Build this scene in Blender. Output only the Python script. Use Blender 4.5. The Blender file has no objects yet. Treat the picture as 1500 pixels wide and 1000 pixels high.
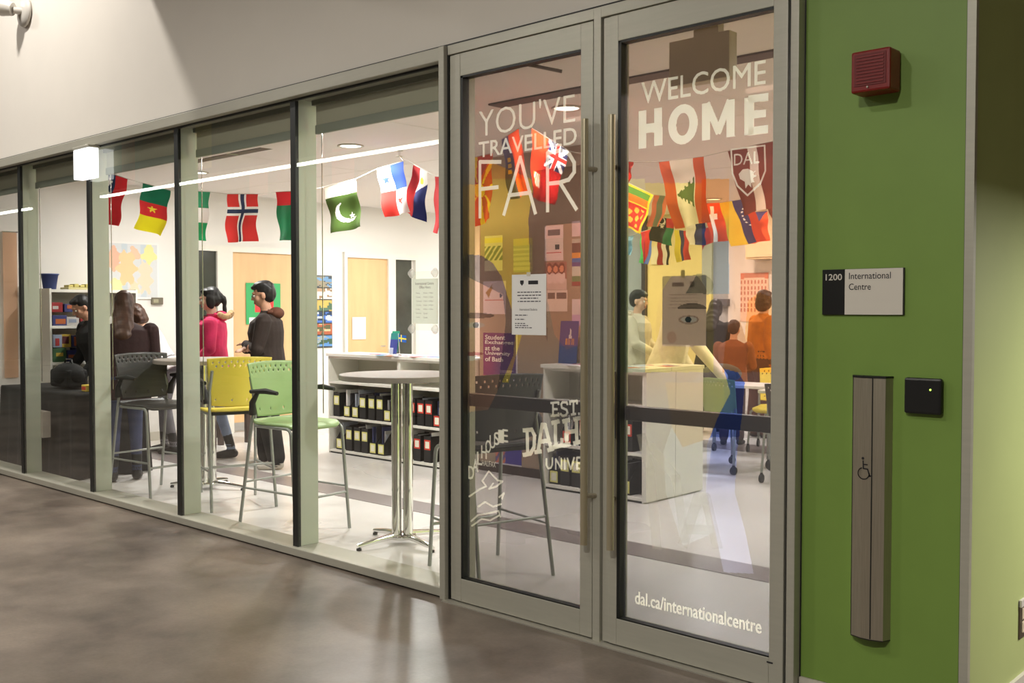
import bpy, bmesh, math, random
from mathutils import Vector, Matrix
from mathutils.kdtree import KDTree
from mathutils.bvhtree import BVHTree
random.seed(7)
C = bpy.context.scene.collection
SC = bpy.context.scene
PI = math.pi

# ------------------------------------------------------------------ camera, world, light, exposure
F_PX, YAW, PITCH, CAM_D, CAM_H = 1500.67, 0.750274631, 0.0309850554, 3.65, 1.5
fwd = Vector((-math.sin(YAW)*math.cos(PITCH), math.cos(YAW)*math.cos(PITCH), -math.sin(PITCH)))
right = Vector((math.cos(YAW), math.sin(YAW), 0))
up = right.cross(fwd)
cam_data = bpy.data.cameras.new('camera')
cam = bpy.data.objects.new('camera', cam_data); C.objects.link(cam)
cam_data.sensor_width = 36; cam_data.lens = 36*F_PX/1500
cam_data.clip_start = .05; cam_data.clip_end = 200
M = Matrix((right, up, -fwd)).transposed().to_4x4(); M.translation = (0, -CAM_D, CAM_H)
cam.matrix_world = M
SC.camera = cam

def ray(px, py):
    return right*((px-750)/F_PX) + up*((500-py)/F_PX) + fwd
def sight(px, py, Y=0.0):
    "where the line of sight through a photo pixel meets the vertical plane y = Y"
    d = ray(px, py); return Vector((0, -CAM_D, CAM_H)) + d*((Y+CAM_D)/d.y)
def sight_x(px, py, X):
    d = ray(px, py); return Vector((0, -CAM_D, CAM_H)) + d*(X/d.x)
def pixel(p):
    d = Vector(p)-Vector((0, -CAM_D, CAM_H)); z = d.dot(fwd)
    return 750+F_PX*d.dot(right)/z, 500-F_PX*d.dot(up)/z

SC.view_settings.view_transform = 'Standard'
SC.view_settings.look = 'None'
SC.view_settings.gamma = 1
SC.view_settings.use_curve_mapping = False
SC.view_settings.exposure = 0.0
world = bpy.data.worlds.new('world'); SC.world = world; world.use_nodes = True
world.node_tree.nodes['Background'].inputs[0].default_value = (1.0, .93, .84, 1)
world.node_tree.nodes['Background'].inputs[1].default_value = 0.25

def area(name, loc, size, power, col=(1, .95, .9), rot=(0, 0, 0), sy=None, disk=False):
    l = bpy.data.lights.new(name, 'AREA'); l.energy = power; l.color = col
    l.shape = 'DISK' if disk else 'RECTANGLE'; l.size = size
    l.size_y = sy or size
    o = bpy.data.objects.new(name, l); C.objects.link(o); o.location = loc; o.rotation_euler = rot
    return o
CEIL = 2.9
P_ROOM, P_ATRIUM, P_HALL = 62, 165, 42
WARM = (1.0, .96, .885)
POTS = [(x, y) for x in (-9.5, -7.0, -4.6, -2.4) for y in (1.84, 4.76, 7.6)]
for x, y in POTS:
    area('downlight_lamp', (x, y, CEIL-.035), .17, P_ROOM, (1, .98, .965), disk=True)
# hall light: atrium lamp high on the left, added unseen fills under the lower ceiling
area('atrium_lamp', (-8.55, -1.6, 6.1), .35, P_ATRIUM, (1, .95, .89), (math.radians(8), 0, 0), disk=True)
area('atrium_lamp', (-13.5, -3.2, 6.3), .5, 260, (1, .95, .88), disk=True)
area('recess_fill', (.15, 1.35, 1.95), .3, 85, WARM, disk=True)  # unseen fill, added low to brighten the foot of the return wall
for x, y, p in [(-5.4, -2.9, P_HALL*1.15), (-2.6, -2.9, P_HALL*.8), (-0.9, -4.7, P_HALL*4.3), (-8.9, -3.0, P_HALL*.55)]:
    area('hall_fill', (x, y, 3.98), .3, p, WARM, disk=True)  # added unseen fills that brighten the doors and the green wall

# ------------------------------------------------------------------ materials
MATS = {}
def lin(c): return tuple(((v/12.92) if v <= .04045 else ((v+.055)/1.055)**2.4) for v in c)
def rgb(r, g, b): return lin((r/255, g/255, b/255))
def mat(name, col, rough=.5, metal=0., noise=0., nscale=20, bump=0., emit=0., spec=.5, stretch=None, bscale=None):
    if name in MATS: return MATS[name]
    m = bpy.data.materials.new(name); m.use_nodes = True; MATS[name] = m
    nt = m.node_tree; b = nt.nodes['Principled BSDF']
    b.inputs['Base Color'].default_value = (*col, 1); b.inputs['Roughness'].default_value = rough
    b.inputs['Metallic'].default_value = metal; b.inputs['Specular IOR Level'].default_value = spec
    if emit:
        b.inputs['Emission Color'].default_value = (*col, 1); b.inputs['Emission Strength'].default_value = emit
    if noise or bump:
        tc = nt.nodes.new('ShaderNodeTexCoord'); mp = nt.nodes.new('ShaderNodeMapping')
        mp.inputs['Scale'].default_value = stretch or (1, 1, 1)
        nt.links.new(tc.outputs['Object'], mp.inputs[0])
        n = nt.nodes.new('ShaderNodeTexNoise'); n.inputs['Scale'].default_value = nscale; n.inputs['Detail'].default_value = 5
        nt.links.new(mp.outputs[0], n.inputs['Vector'])
        if noise:
            r = nt.nodes.new('ShaderNodeValToRGB')
            r.color_ramp.elements[0].position = .3; r.color_ramp.elements[1].position = .7
            r.color_ramp.elements[0].color = (*[c*(1-noise) for c in col], 1)
            r.color_ramp.elements[1].color = (*[min(1, c*(1+noise)) for c in col], 1)
            nt.links.new(n.outputs[0], r.inputs[0]); nt.links.new(r.outputs[0], b.inputs['Base Color'])
        if bump:
            n2 = nt.nodes.new('ShaderNodeTexNoise'); n2.inputs['Scale'].default_value = bscale or nscale*4
            nt.links.new(mp.outputs[0], n2.inputs['Vector'])
            bp = nt.nodes.new('ShaderNodeBump'); bp.inputs['Strength'].default_value = bump; bp.inputs['Distance'].default_value = .01
            nt.links.new(n2.outputs[0], bp.inputs['Height']); nt.links.new(bp.outputs[0], b.inputs['Normal'])
    return m
wall_m = mat('white_paint', rgb(224, 218, 208), .65, noise=.015, nscale=3, bump=.03, bscale=300)
room_wall_m = mat('room_white_paint', rgb(228, 224, 219), .6, noise=.015, nscale=3, bump=.03, bscale=300)
yellow_wall_m = mat('yellow_paint', rgb(222, 208, 158), .6, noise=.015, nscale=3, bump=.03, bscale=300)
grey_wall_m = mat('grey_paint', rgb(176, 176, 172), .6, noise=.015, nscale=3, bump=.03, bscale=300)
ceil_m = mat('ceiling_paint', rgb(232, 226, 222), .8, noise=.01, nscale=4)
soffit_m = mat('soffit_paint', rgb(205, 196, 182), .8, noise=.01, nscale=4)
alu_m = mat('champagne_aluminium', rgb(180, 177, 163), .42, .25, noise=.03, nscale=6, bump=.02, stretch=(1, 1, 12))
alu_dark = mat('shadow_gap', rgb(36, 34, 28), .5)
gasket_m = mat('black_gasket', rgb(24, 26, 24), .45)
mull_m = mat('mullion_side', rgb(192, 197, 180), .5, .1, noise=.02, nscale=6)
steel_m = mat('brushed_steel', rgb(178, 170, 152), .4, .8, noise=.12, nscale=8, bump=.04, stretch=(60, 60, 1))
chrome_m = mat('chrome', (.85, .85, .83), .08, 1., noise=.02, nscale=5)
frame_m = mat('grey_chair_frame', rgb(160, 163, 158), .38, .55, noise=.03, nscale=15)
green_m = mat('green_laminate', rgb(118, 148, 66), .48, noise=.03, nscale=5, bump=.02, bscale=400)
pale_green_m = mat('pale_green_paint', rgb(176, 188, 124), .6, noise=.02, nscale=4, bump=.03, bscale=300)
base_m = mat('white_baseboard', rgb(200, 194, 180), .5, noise=.02, nscale=6)
wood_m = mat('maple_veneer', rgb(222, 182, 134), .45, noise=.07, nscale=4, stretch=(3, 3, .35))
tan_m = mat('tan_fabric_panel', rgb(168, 146, 124), .9, noise=.08, nscale=60, bump=.2, bscale=400)
white_lam = mat('white_laminate', rgb(228, 224, 214), .45, noise=.015, nscale=5)
shelf_back = mat('shelf_back', rgb(208, 204, 188), .6, noise=.02, nscale=5)
black_pl = mat('black_plastic', rgb(24, 24, 24), .4, noise=.1, nscale=30)
black_cl = mat('black_cloth', rgb(17, 16, 15), .9, noise=.2, nscale=9, bump=.2, bscale=40)
paper_m = mat('white_paper', rgb(238, 236, 232), .8, noise=.01, nscale=5)
ink_m = mat('dark_ink', rgb(40, 38, 40), .8, noise=.02, nscale=5)
red_m = mat('alarm_red', rgb(126, 24, 20), .35, noise=.05, nscale=20)
red_dark = mat('alarm_red_grille', rgb(104, 22, 18), .6, noise=.1, nscale=40)
blk_glass = mat('dark_sidelight', rgb(62, 64, 56), .12, noise=.3, nscale=3)
dark_brown = mat('dark_slot', rgb(64, 44, 34), .6, noise=.1, nscale=10)
table_m = mat('grey_tabletop', rgb(160, 150, 141), .55, noise=.05, nscale=25)
vinyl_w = None

def floor_mat(name, c1, c2, rough, scale, spec=.5):
    m = bpy.data.materials.new(name); m.use_nodes = True; nt = m.node_tree; b = nt.nodes['Principled BSDF']
    tc = nt.nodes.new('ShaderNodeTexCoord')
    def noise(s, d, r):
        n = nt.nodes.new('ShaderNodeTexNoise'); n.inputs['Scale'].default_value = s; n.inputs['Detail'].default_value = d
        n.inputs['Roughness'].default_value = r; nt.links.new(tc.outputs['Object'], n.inputs['Vector']); return n
    a = noise(scale, 7, .62); f = noise(scale*45, 3, .6); s = noise(scale*.35, 3, .5)
    r = nt.nodes.new('ShaderNodeValToRGB'); r.color_ramp.elements[0].position = .33; r.color_ramp.elements[1].position = .68
    r.color_ramp.elements[0].color = (*c1, 1); r.color_ramp.elements[1].color = (*c2, 1)
    nt.links.new(a.outputs[0], r.inputs[0])
    mx = nt.nodes.new('ShaderNodeMixRGB'); mx.blend_type = 'OVERLAY'; mx.inputs[0].default_value = .22
    nt.links.new(r.outputs[0], mx.inputs[1]); nt.links.new(f.outputs[0], mx.inputs[2])
    nt.links.new(mx.outputs[0], b.inputs['Base Color'])
    mr = nt.nodes.new('ShaderNodeMapRange'); mr.inputs[1].default_value = .3; mr.inputs[2].default_value = .7
    mr.inputs[3].default_value = rough*.75; mr.inputs[4].default_value = rough*1.35
    nt.links.new(s.outputs[0], mr.inputs[0]); nt.links.new(mr.outputs[0], b.inputs['Roughness'])
    b.inputs['Specular IOR Level'].default_value = spec
    bp = nt.nodes.new('ShaderNodeBump'); bp.inputs['Strength'].default_value = .04; bp.inputs['Distance'].default_value = .01
    nt.links.new(f.outputs[0], bp.inputs['Height']); nt.links.new(bp.outputs[0], b.inputs['Normal'])
    return m
concrete_m = floor_mat('polished_concrete', rgb(76, 66, 58), rgb(136, 123, 111), .36, 1.25, .6)
vinylfloor_m = floor_mat('pale_vinyl_floor', rgb(206, 201, 196), rgb(220, 216, 212), .3, 1.6)
stripe_m = floor_mat('grey_floor_stripe', rgb(124, 114, 112), rgb(138, 128, 126), .3, 1.6)

def glass_mat(name, tint, spec=1.0):
    m = bpy.data.materials.new(name); m.use_nodes = True; nt = m.node_tree
    for n in list(nt.nodes): nt.nodes.remove(n)
    out = nt.nodes.new('ShaderNodeOutputMaterial'); mix = nt.nodes.new('ShaderNodeMixShader')
    t = nt.nodes.new('ShaderNodeBsdfTransparent'); t.inputs[0].default_value = (*tint, 1)
    g = nt.nodes.new('ShaderNodeBsdfGlossy'); g.inputs['Roughness'].default_value = 0.0
    fr = nt.nodes.new('ShaderNodeFresnel'); fr.inputs[0].default_value = 1.5
    mu = nt.nodes.new('ShaderNodeMath'); mu.operation = 'MULTIPLY'; mu.inputs[1].default_value = spec
    ge = nt.nodes.new('ShaderNodeNewGeometry'); iv = nt.nodes.new('ShaderNodeMath'); iv.operation = 'SUBTRACT'; iv.inputs[0].default_value = 1
    m3 = nt.nodes.new('ShaderNodeMath'); m3.operation = 'MULTIPLY'      # one reflection per pane, from the face that is looked at
    nt.links.new(ge.outputs['Backfacing'], iv.inputs[1]); nt.links.new(fr.outputs[0], mu.inputs[0])
    nt.links.new(mu.outputs[0], m3.inputs[0]); nt.links.new(iv.outputs[0], m3.inputs[1]); nt.links.new(m3.outputs[0], mix.inputs[0])
    nt.links.new(t.outputs[0], mix.inputs[1]); nt.links.new(g.outputs[0], mix.inputs[2])
    nt.links.new(mix.outputs[0], out.inputs[0]); return m
glass_m = glass_mat('clear_glass', (.965, .975, .96), 1.7)
acryl_m = glass_mat('acrylic', (.97, .985, .97))

def attr_mat(name, rough=.7, translucent=0.):
    m = bpy.data.materials.new(name); m.use_nodes = True; nt = m.node_tree; b = nt.nodes['Principled BSDF']
    a = nt.nodes.new('ShaderNodeVertexColor'); a.layer_name = 'ink'
    nt.links.new(a.outputs[0], b.inputs['Base Color']); b.inputs['Roughness'].default_value = rough
    if translucent:
        out = nt.nodes['Material Output']; tr = nt.nodes.new('ShaderNodeBsdfTranslucent'); mx = nt.nodes.new('ShaderNodeMixShader')
        mx.inputs[0].default_value = translucent
        nt.links.new(a.outputs[0], tr.inputs[0]); nt.links.new(b.outputs[0], mx.inputs[1]); nt.links.new(tr.outputs[0], mx.inputs[2])
        nt.links.new(mx.outputs[0], out.inputs[0])
    return m
print_m = attr_mat('printed_paper', .6)
cloth_m = attr_mat('flag_cloth', .85, .45)
def film_mat():
    m = bpy.data.materials.new('printed_window_film'); m.use_nodes = True; nt = m.node_tree
    for n in list(nt.nodes): nt.nodes.remove(n)
    out = nt.nodes.new('ShaderNodeOutputMaterial'); mix = nt.nodes.new('ShaderNodeMixShader'); mix.inputs[0].default_value = .13
    a = nt.nodes.new('ShaderNodeVertexColor'); a.layer_name = 'ink'
    t = nt.nodes.new('ShaderNodeBsdfTransparent'); d = nt.nodes.new('ShaderNodeBsdfDiffuse')
    nt.links.new(a.outputs[0], t.inputs[0]); nt.links.new(a.outputs[0], d.inputs[0])
    nt.links.new(t.outputs[0], mix.inputs[1]); nt.links.new(d.outputs[0], mix.inputs[2]); nt.links.new(mix.outputs[0], out.inputs[0]); return m
film_m = film_mat()
def vinyl_mat(name, alpha, col):
    m = bpy.data.materials.new(name); m.use_nodes = True; nt = m.node_tree
    for n in list(nt.nodes): nt.nodes.remove(n)
    out = nt.nodes.new('ShaderNodeOutputMaterial'); mix = nt.nodes.new('ShaderNodeMixShader'); mix.inputs[0].default_value = alpha
    t = nt.nodes.new('ShaderNodeBsdfTransparent'); mx2 = nt.nodes.new('ShaderNodeMixShader'); mx2.inputs[0].default_value = .65
    d = nt.nodes.new('ShaderNodeBsdfDiffuse'); tr = nt.nodes.new('ShaderNodeBsdfTranslucent')
    d.inputs[0].default_value = (*col, 1); tr.inputs[0].default_value = (*col, 1)
    nt.links.new(d.outputs[0], mx2.inputs[1]); nt.links.new(tr.outputs[0], mx2.inputs[2])
    nt.links.new(t.outputs[0], mix.inputs[1]); nt.links.new(mx2.outputs[0], mix.inputs[2]); nt.links.new(mix.outputs[0], out.inputs[0]); return m
vinyl_m = vinyl_mat('white_vinyl', .62, rgb(240, 236, 228))
vinyl_soft = vinyl_mat('thin_white_vinyl', .5, rgb(236, 232, 220))
def emit_mat(name, col, s):
    m = bpy.data.materials.new(name); m.use_nodes = True; nt = m.node_tree
    for n in list(nt.nodes): nt.nodes.remove(n)
    out = nt.nodes.new('ShaderNodeOutputMaterial'); e = nt.nodes.new('ShaderNodeEmission')
    e.inputs[0].default_value = (*col, 1); e.inputs[1].default_value = s; nt.links.new(e.outputs[0], out.inputs[0]); return m
lamp_m = emit_mat('lit_diffuser', (1, .97, .9), 4.0)
tube_m = emit_mat('lit_tube', (.97, 1, .88), 14.0)
exit_m = emit_mat('lit_exit_face', (1, 1, .97), 1.6)
led_m = emit_mat('green_led', (.5, 1, .1), 3.0)

# ------------------------------------------------------------------ mesh helpers
def link(name, me, m=None, parent=None, smooth=False):
    o = bpy.data.objects.new(name, me); C.objects.link(o)
    if m is not None:
        for mm in (m if isinstance(m, (list, tuple)) else [m]): me.materials.append(mm)
    if parent is not None: o.parent = parent
    if smooth:
        for p in me.polygons: p.use_smooth = True
    return o
def tag(o, label=None, cat=None, group=None, kind=None):
    if label: o['label'] = label
    if cat: o['category'] = cat
    if group: o['group'] = group
    if kind: o['kind'] = kind
    return o
def thing(name, label, cat, loc=(0, 0, 0), rz=0, group=None):
    o = bpy.data.objects.new(name, None); C.objects.link(o); o.empty_display_size = .1
    o.location = loc; o.rotation_euler = (0, 0, rz)
    return tag(o, label, cat, group)
def struct(o): o['kind'] = 'structure'; return o
def copy_tree(o, parent=None):
    c = o.copy(); C.objects.link(c)
    if parent is not None: c.parent = parent
    for ch in list(o.children): copy_tree(ch, c)
    return c
class MB:
    "collects simple shapes and links them as ONE mesh"
    def __init__(s): s.v = []; s.f = []; s.mi = []; s.sm = []
    def add(s, v, f, mi=0, sm=False):
        n = len(s.v); s.v += [tuple(x) for x in v]; s.f += [tuple(i+n for i in q) for q in f]
        s.mi += [mi]*len(f); s.sm += [sm]*len(f); return s
    def box(s, x0, x1, y0, y1, z0, z1, mi=0, bev=0.):
        if bev <= 0:
            v = [(x, y, z) for x in (x0, x1) for y in (y0, y1) for z in (z0, z1)]
            return s.add(v, [(0, 1, 3, 2), (4, 6, 7, 5), (0, 4, 5, 1), (2, 3, 7, 6), (0, 2, 6, 4), (1, 5, 7, 3)], mi)
        bm = bmesh.new(); bmesh.ops.create_cube(bm, size=1)
        for v in bm.verts: v.co = ((x0+x1)/2+v.co.x*(x1-x0), (y0+y1)/2+v.co.y*(y1-y0), (z0+z1)/2+v.co.z*(z1-z0))
        bmesh.ops.bevel(bm, geom=list(bm.edges), offset=bev, segments=2, affect='EDGES', profile=.5)
        bm.verts.index_update()
        s.add([v.co[:] for v in bm.verts], [[v.index for v in f.verts] for f in bm.faces], mi); bm.free(); return s
    def prism(s, pts, axis, a, b, mi=0):
        "polygon pts (u,v) extruded along axis from a to b"
        n = len(pts)
        def P(u, v, w): return {'x': (w, u, v), 'y': (u, w, v), 'z': (u, v, w)}[axis]
        v = [P(u, w, a) for u, w in pts]+[P(u, w, b) for u, w in pts]
        f = [tuple(range(n)), tuple(range(2*n-1, n-1, -1))]+[(i, n+i, n+(i+1) % n, (i+1) % n) for i in range(n)]
        return s.add(v, f, mi)
    def tube(s, pts, r, n=8, mi=0, caps=True):
        pts = [Vector(p) for p in pts]; rs = r if isinstance(r, (list, tuple)) else [r]*len(pts)
        rings = []; prev = None
        for i, p in enumerate(pts):
            if i == 0: d = pts[1]-p
            elif i == len(pts)-1: d = p-pts[i-1]
            else: d = (pts[i+1]-p).normalized()+(p-pts[i-1]).normalized()
            d.normalize()
            if prev is None:
                a = Vector((0, 0, 1)) if abs(d.z) < .9 else Vector((1, 0, 0)); u = d.cross(a).normalized()
            else: u = (prev-d*prev.dot(d)).normalized()
            prev = u; w = d.cross(u)
            rings.append([p+(u*math.cos(2*PI*k/n)+w*math.sin(2*PI*k/n))*rs[i] for k in range(n)])
        v = [q for R_ in rings for q in R_]; f = []
        for i in range(len(rings)-1):
            for k in range(n): f.append((i*n+k, i*n+(k+1) % n, (i+1)*n+(k+1) % n, (i+1)*n+k))
        s.add(v, f, mi, True)
        if caps: s.add(rings[0], [tuple(range(n-1, -1, -1))], mi); s.add(rings[-1], [tuple(range(n))], mi)
        return s
    def lathe(s, prof, n=32, c=(0, 0, 0), mi=0, sm=True):
        v = []; f = []
        for r, z in prof:
            for k in range(n): a = 2*PI*k/n; v.append((c[0]+r*math.cos(a), c[1]+r*math.sin(a), c[2]+z))
        for i in range(len(prof)-1):
            for k in range(n): f.append((i*n+k, i*n+(k+1) % n, (i+1)*n+(k+1) % n, (i+1)*n+k))
        return s.add(v, f, mi, sm)
    def ball(s, c, r, n=12, mi=0):
        r = r if isinstance(r, (list, tuple)) else (r, r, r)
        v = [(c[0], c[1], c[2]-r[2])]; f = []; m = n//2
        for i in range(1, m):
            a = -PI/2+PI*i/m
            for k in range(n): b = 2*PI*k/n; v.append((c[0]+r[0]*math.cos(a)*math.cos(b), c[1]+r[1]*math.cos(a)*math.sin(b), c[2]+r[2]*math.sin(a)))
        v.append((c[0], c[1], c[2]+r[2])); L = len(v)-1
        for k in range(n):
            f.append((0, 1+(k+1) % n, 1+k)); f.append((L, L-n+k, L-n+(k+1) % n))
        for i in range(m-2):
            for k in range(n): f.append((1+i*n+k, 1+i*n+(k+1) % n, 1+(i+1)*n+(k+1) % n, 1+(i+1)*n+k))
        return s.add(v, f, mi, True)
    def mesh(s, name='m'):
        me = bpy.data.meshes.new(name); me.from_pydata(s.v, [], s.f)
        for p, mi, sm in zip(me.polygons, s.mi, s.sm): p.material_index = mi; p.use_smooth = sm
        bm = bmesh.new(); bm.from_mesh(me); bmesh.ops.recalc_face_normals(bm, faces=bm.faces); bm.to_mesh(me); bm.free()
        me.update(); return me
    def build(s, name, m, parent=None):
        return link(name, s.mesh(name), m, parent)
def box(name, x0, x1, y0, y1, z0, z1, m, parent=None, bev=0.):
    return MB().box(x0, x1, y0, y1, z0, z1, 0, bev).build(name, m, parent)

def text_mesh(s, offset=0., extrude=.002, shear=0, spacing=1.0):
    cu = bpy.data.curves.new('lettering', 'FONT'); cu.body = s; cu.size = 1; cu.offset = offset; cu.extrude = 0
    cu.resolution_u = 3; cu.space_character = spacing; cu.align_x = 'LEFT'
    o = bpy.data.objects.new('lettering', cu); C.objects.link(o)
    bpy.context.view_layer.update()
    me = bpy.data.meshes.new_from_object(o.evaluated_get(bpy.context.evaluated_depsgraph_get()))
    C.objects.unlink(o); bpy.data.objects.remove(o)
    return me
def text_on_y(name, s, x0, x1, z0, z1, Y, m, parent=None, offset=0., spacing=1.0, slope=0., width_only=False):
    "flat lettering on a plane y = Y facing the hall, fitted to a rectangle"
    me = text_mesh(s, offset, spacing=spacing)
    xs = [v.co.x for v in me.vertices]; ys = [v.co.y for v in me.vertices]
    ax, bx, ay, by = min(xs), max(xs), min(ys), max(ys)
    kx = (x1-x0)/(bx-ax); kz = (z1-z0)/(by-ay)
    for v in me.vertices:
        X = x0+(v.co.x-ax)*kx; v.co = (X, Y, z0+(v.co.y-ay)*kz+slope*(X-x0))
    for p in me.polygons: p.material_index = 0
    me.materials.clear()
    return link(name, me, m, parent)
def text_on_x(name, s, y0, y1, z0, z1, X, m, parent=None, offset=0.):
    me = text_mesh(s, offset)
    xs = [v.co.x for v in me.vertices]; ys = [v.co.y for v in me.vertices]
    ax, bx, ay, by = min(xs), max(xs), min(ys), max(ys)
    for v in me.vertices: v.co = (X, y0+(v.co.x-ax)/(bx-ax)*(y1-y0), z0+(v.co.y-ay)/(by-ay)*(z1-z0))
    me.materials.clear(); return link(name, me, m, parent)

def grid_print(name, nx, ny, pos, col, m, parent=None, smooth=False, thick=0.):
    "a sheet whose print is a colour attribute; pos(u,v)->xyz, col(u,v)->sRGB 0..255 (v runs down)"
    v = [pos(i/nx, j/ny) for j in range(ny+1) for i in range(nx+1)]
    f = [(j*(nx+1)+i, (j+1)*(nx+1)+i, (j+1)*(nx+1)+i+1, j*(nx+1)+i+1) for j in range(ny) for i in range(nx)]
    me = bpy.data.meshes.new(name); me.from_pydata([tuple(p) for p in v], [], f)
    ca = me.color_attributes.new('ink', 'FLOAT_COLOR', 'CORNER')
    data = []
    for j in range(ny):
        for i in range(nx):
            c = lin([max(0, min(1, k/255)) for k in col((i+.5)/nx, (j+.5)/ny)])
            data += [c[0], c[1], c[2], 1]*4
    ca.data.foreach_set('color', data)
    me.update()
    o = link(name, me, m, parent, smooth)
    if thick:
        md = o.modifiers.new('thickness', 'SOLIDIFY'); md.thickness = thick; md.offset = 0
    return o
def sheet(name, x0, x1, z0, z1, Y, col, parent=None, nx=24, ny=34, thick=.0015, label=None, cat=None, group=None):
    o = grid_print(name, nx, ny, lambda u, v: (x0+(x1-x0)*u, Y, z1+(z0-z1)*v), col, print_m, parent, thick=thick)
    return tag(o, label, cat, group)
def sheet_x(name, y0, y1, z0, z1, X, col, parent=None, nx=24, ny=34, thick=.0015, label=None, cat=None, group=None):
    o = grid_print(name, nx, ny, lambda u, v: (X, y0+(y1-y0)*u, z1+(z0-z1)*v), col, print_m, parent, thick=thick)
    return tag(o, label, cat, group)

# ------------------------------------------------------------------ the shell
X_L, X_R, Y_B = -11.0, -1.24, 9.0
struct(box('floor', -32, 8, -9, .0, -.1, 0, concrete_m))
struct(box('floor', X_R, 8, .0, 6, -.1, 0, concrete_m))
struct(box('floor', X_L-.2, X_R, .0, Y_B+.2, -.1, 0, vinylfloor_m))
struct(MB().box(X_L, X_R-.14, 1.40, 1.69, -.05, .0025).build('trim_1', stripe_m))
struct(MB().box(X_L, X_R-.14, 5.93, 6.48, -.05, .0025).build('trim_2', stripe_m))
struct(box('wall_front', -32, X_R, .0, .2, 2.852, 7.0, wall_m))
struct(box('wall_front', -32, -11.0, .0, .2, 0, 2.852, wall_m))
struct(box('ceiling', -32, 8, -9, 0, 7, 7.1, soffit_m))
struct(box('ceiling', -7.2, 8, -5.2, 0, 4.13, 4.4, soffit_m))           # unseen lower ceiling, placed to cast the shade edge on the upper wall
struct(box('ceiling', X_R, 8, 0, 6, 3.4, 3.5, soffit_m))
struct(box('wall_hall', -32, 8, -9.2, -9, 0, 7, mat('dark_hall_panelling', rgb(74, 66, 60), .7, noise=.08, nscale=2)))
struct(box('wall_hall', -32.2, -32, -9.2, .2, 0, 7, mat('dark_hall_panelling', None)))
struct(box('wall_hall', 8, 8.2, -9.2, 6, 0, 7, wall_m))
struct(box('wall_recess', X_R, 8, 6, 6.2, 0, 3.5, pale_green_m))
struct(box('wall_left', X_L-.2, X_L, .2, Y_B, 0, 3.4, room_wall_m))
struct(box('wall_back', X_L, -8.99, Y_B, Y_B+.2, 0, CEIL, grey_wall_m))
struct(box('wall_back', -8.99, -7.86, Y_B-.06, Y_B+.2, 0, CEIL, yellow_wall_m))
struct(box('wall_back', -7.86, -7.6, Y_B-.02, Y_B+.2, 0, CEIL, grey_wall_m))
struct(box('wall_back', -7.6, X_R, Y_B-.04, Y_B+.2, 0, CEIL, room_wall_m))
struct(box('trim_3', -9.06, -8.97, Y_B-.09, Y_B-.04, 0, CEIL, dark_brown))
# room ceiling built round the two linear slots
cm = MB()
for a, b, c_, d in [(X_L, X_R, .2, 1.37), (X_L, X_R, 1.5, Y_B), (X_L, -9.02, 1.37, 1.5), (-7.65, -4.9, 1.37, 1.5), (-2.6, X_R, 1.37, 1.5)]:
    cm.box(a, b, c_, d, CEIL, CEIL+.12)
struct(cm.build('ceiling', ceil_m))
struct(box('trim_4', -9.02, -7.65, 1.37, 1.5, CEIL+.03, CEIL+.1, dark_brown))
struct(box('trim_5', -4.9, -2.6, 1.37, 1.5, CEIL-.012, CEIL+.1, dark_brown))
for a, b, y0, y1 in [(X_L, X_R, 2.9, 2.906), (X_L, X_R, 5.2, 5.206)]:
    struct(box('trim_6', a, b, y0, y1, CEIL-.001, CEIL+.01, shelf_back))
for x in (-8.2, -5.9, -3.6):
    struct(box('trim_7', x, x+.006, .2, Y_B, CEIL-.001, CEIL+.01, shelf_back))
# freestanding display wall behind the shelves
struct(box('wall_middle', -6.75, -5.33, 3.15, 3.4, 0, CEIL, tan_m))
struct(box('baseboard_middle', -6.755, -5.325, 3.138, 3.15, 0, .08, dark_brown))
struct(box('baseboard_left', X_L, X_L+.012, .2, 3.05, 0, .1, base_m))
struct(box('baseboard_back', -7.6, X_R, Y_B-.055, Y_B-.04, 0, .1, base_m))
# green accent wall right of the doors, its metal edge trims, and the pale return wall
struct(box('wall_right', -1.868, -1.268, .0, .2, .078, 2.852, green_m))
struct(box('baseboard_right', -1.868, -1.27, -.012, .2, 0, .076, base_m))
struct(box('trim_8', -1.268, -1.238, -.012, .012, 0, 2.852, alu_m))
struct(box('trim_9', -1.272, -1.268, -.004, .2, 0, 2.852, alu_dark))
struct(box('wall_side', -1.267, X_R, .012, 6, 0, 3.4, pale_green_m))
struct(box('baseboard_side', X_R, X_R+.014, .012, 6, 0, .088, base_m))

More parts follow.
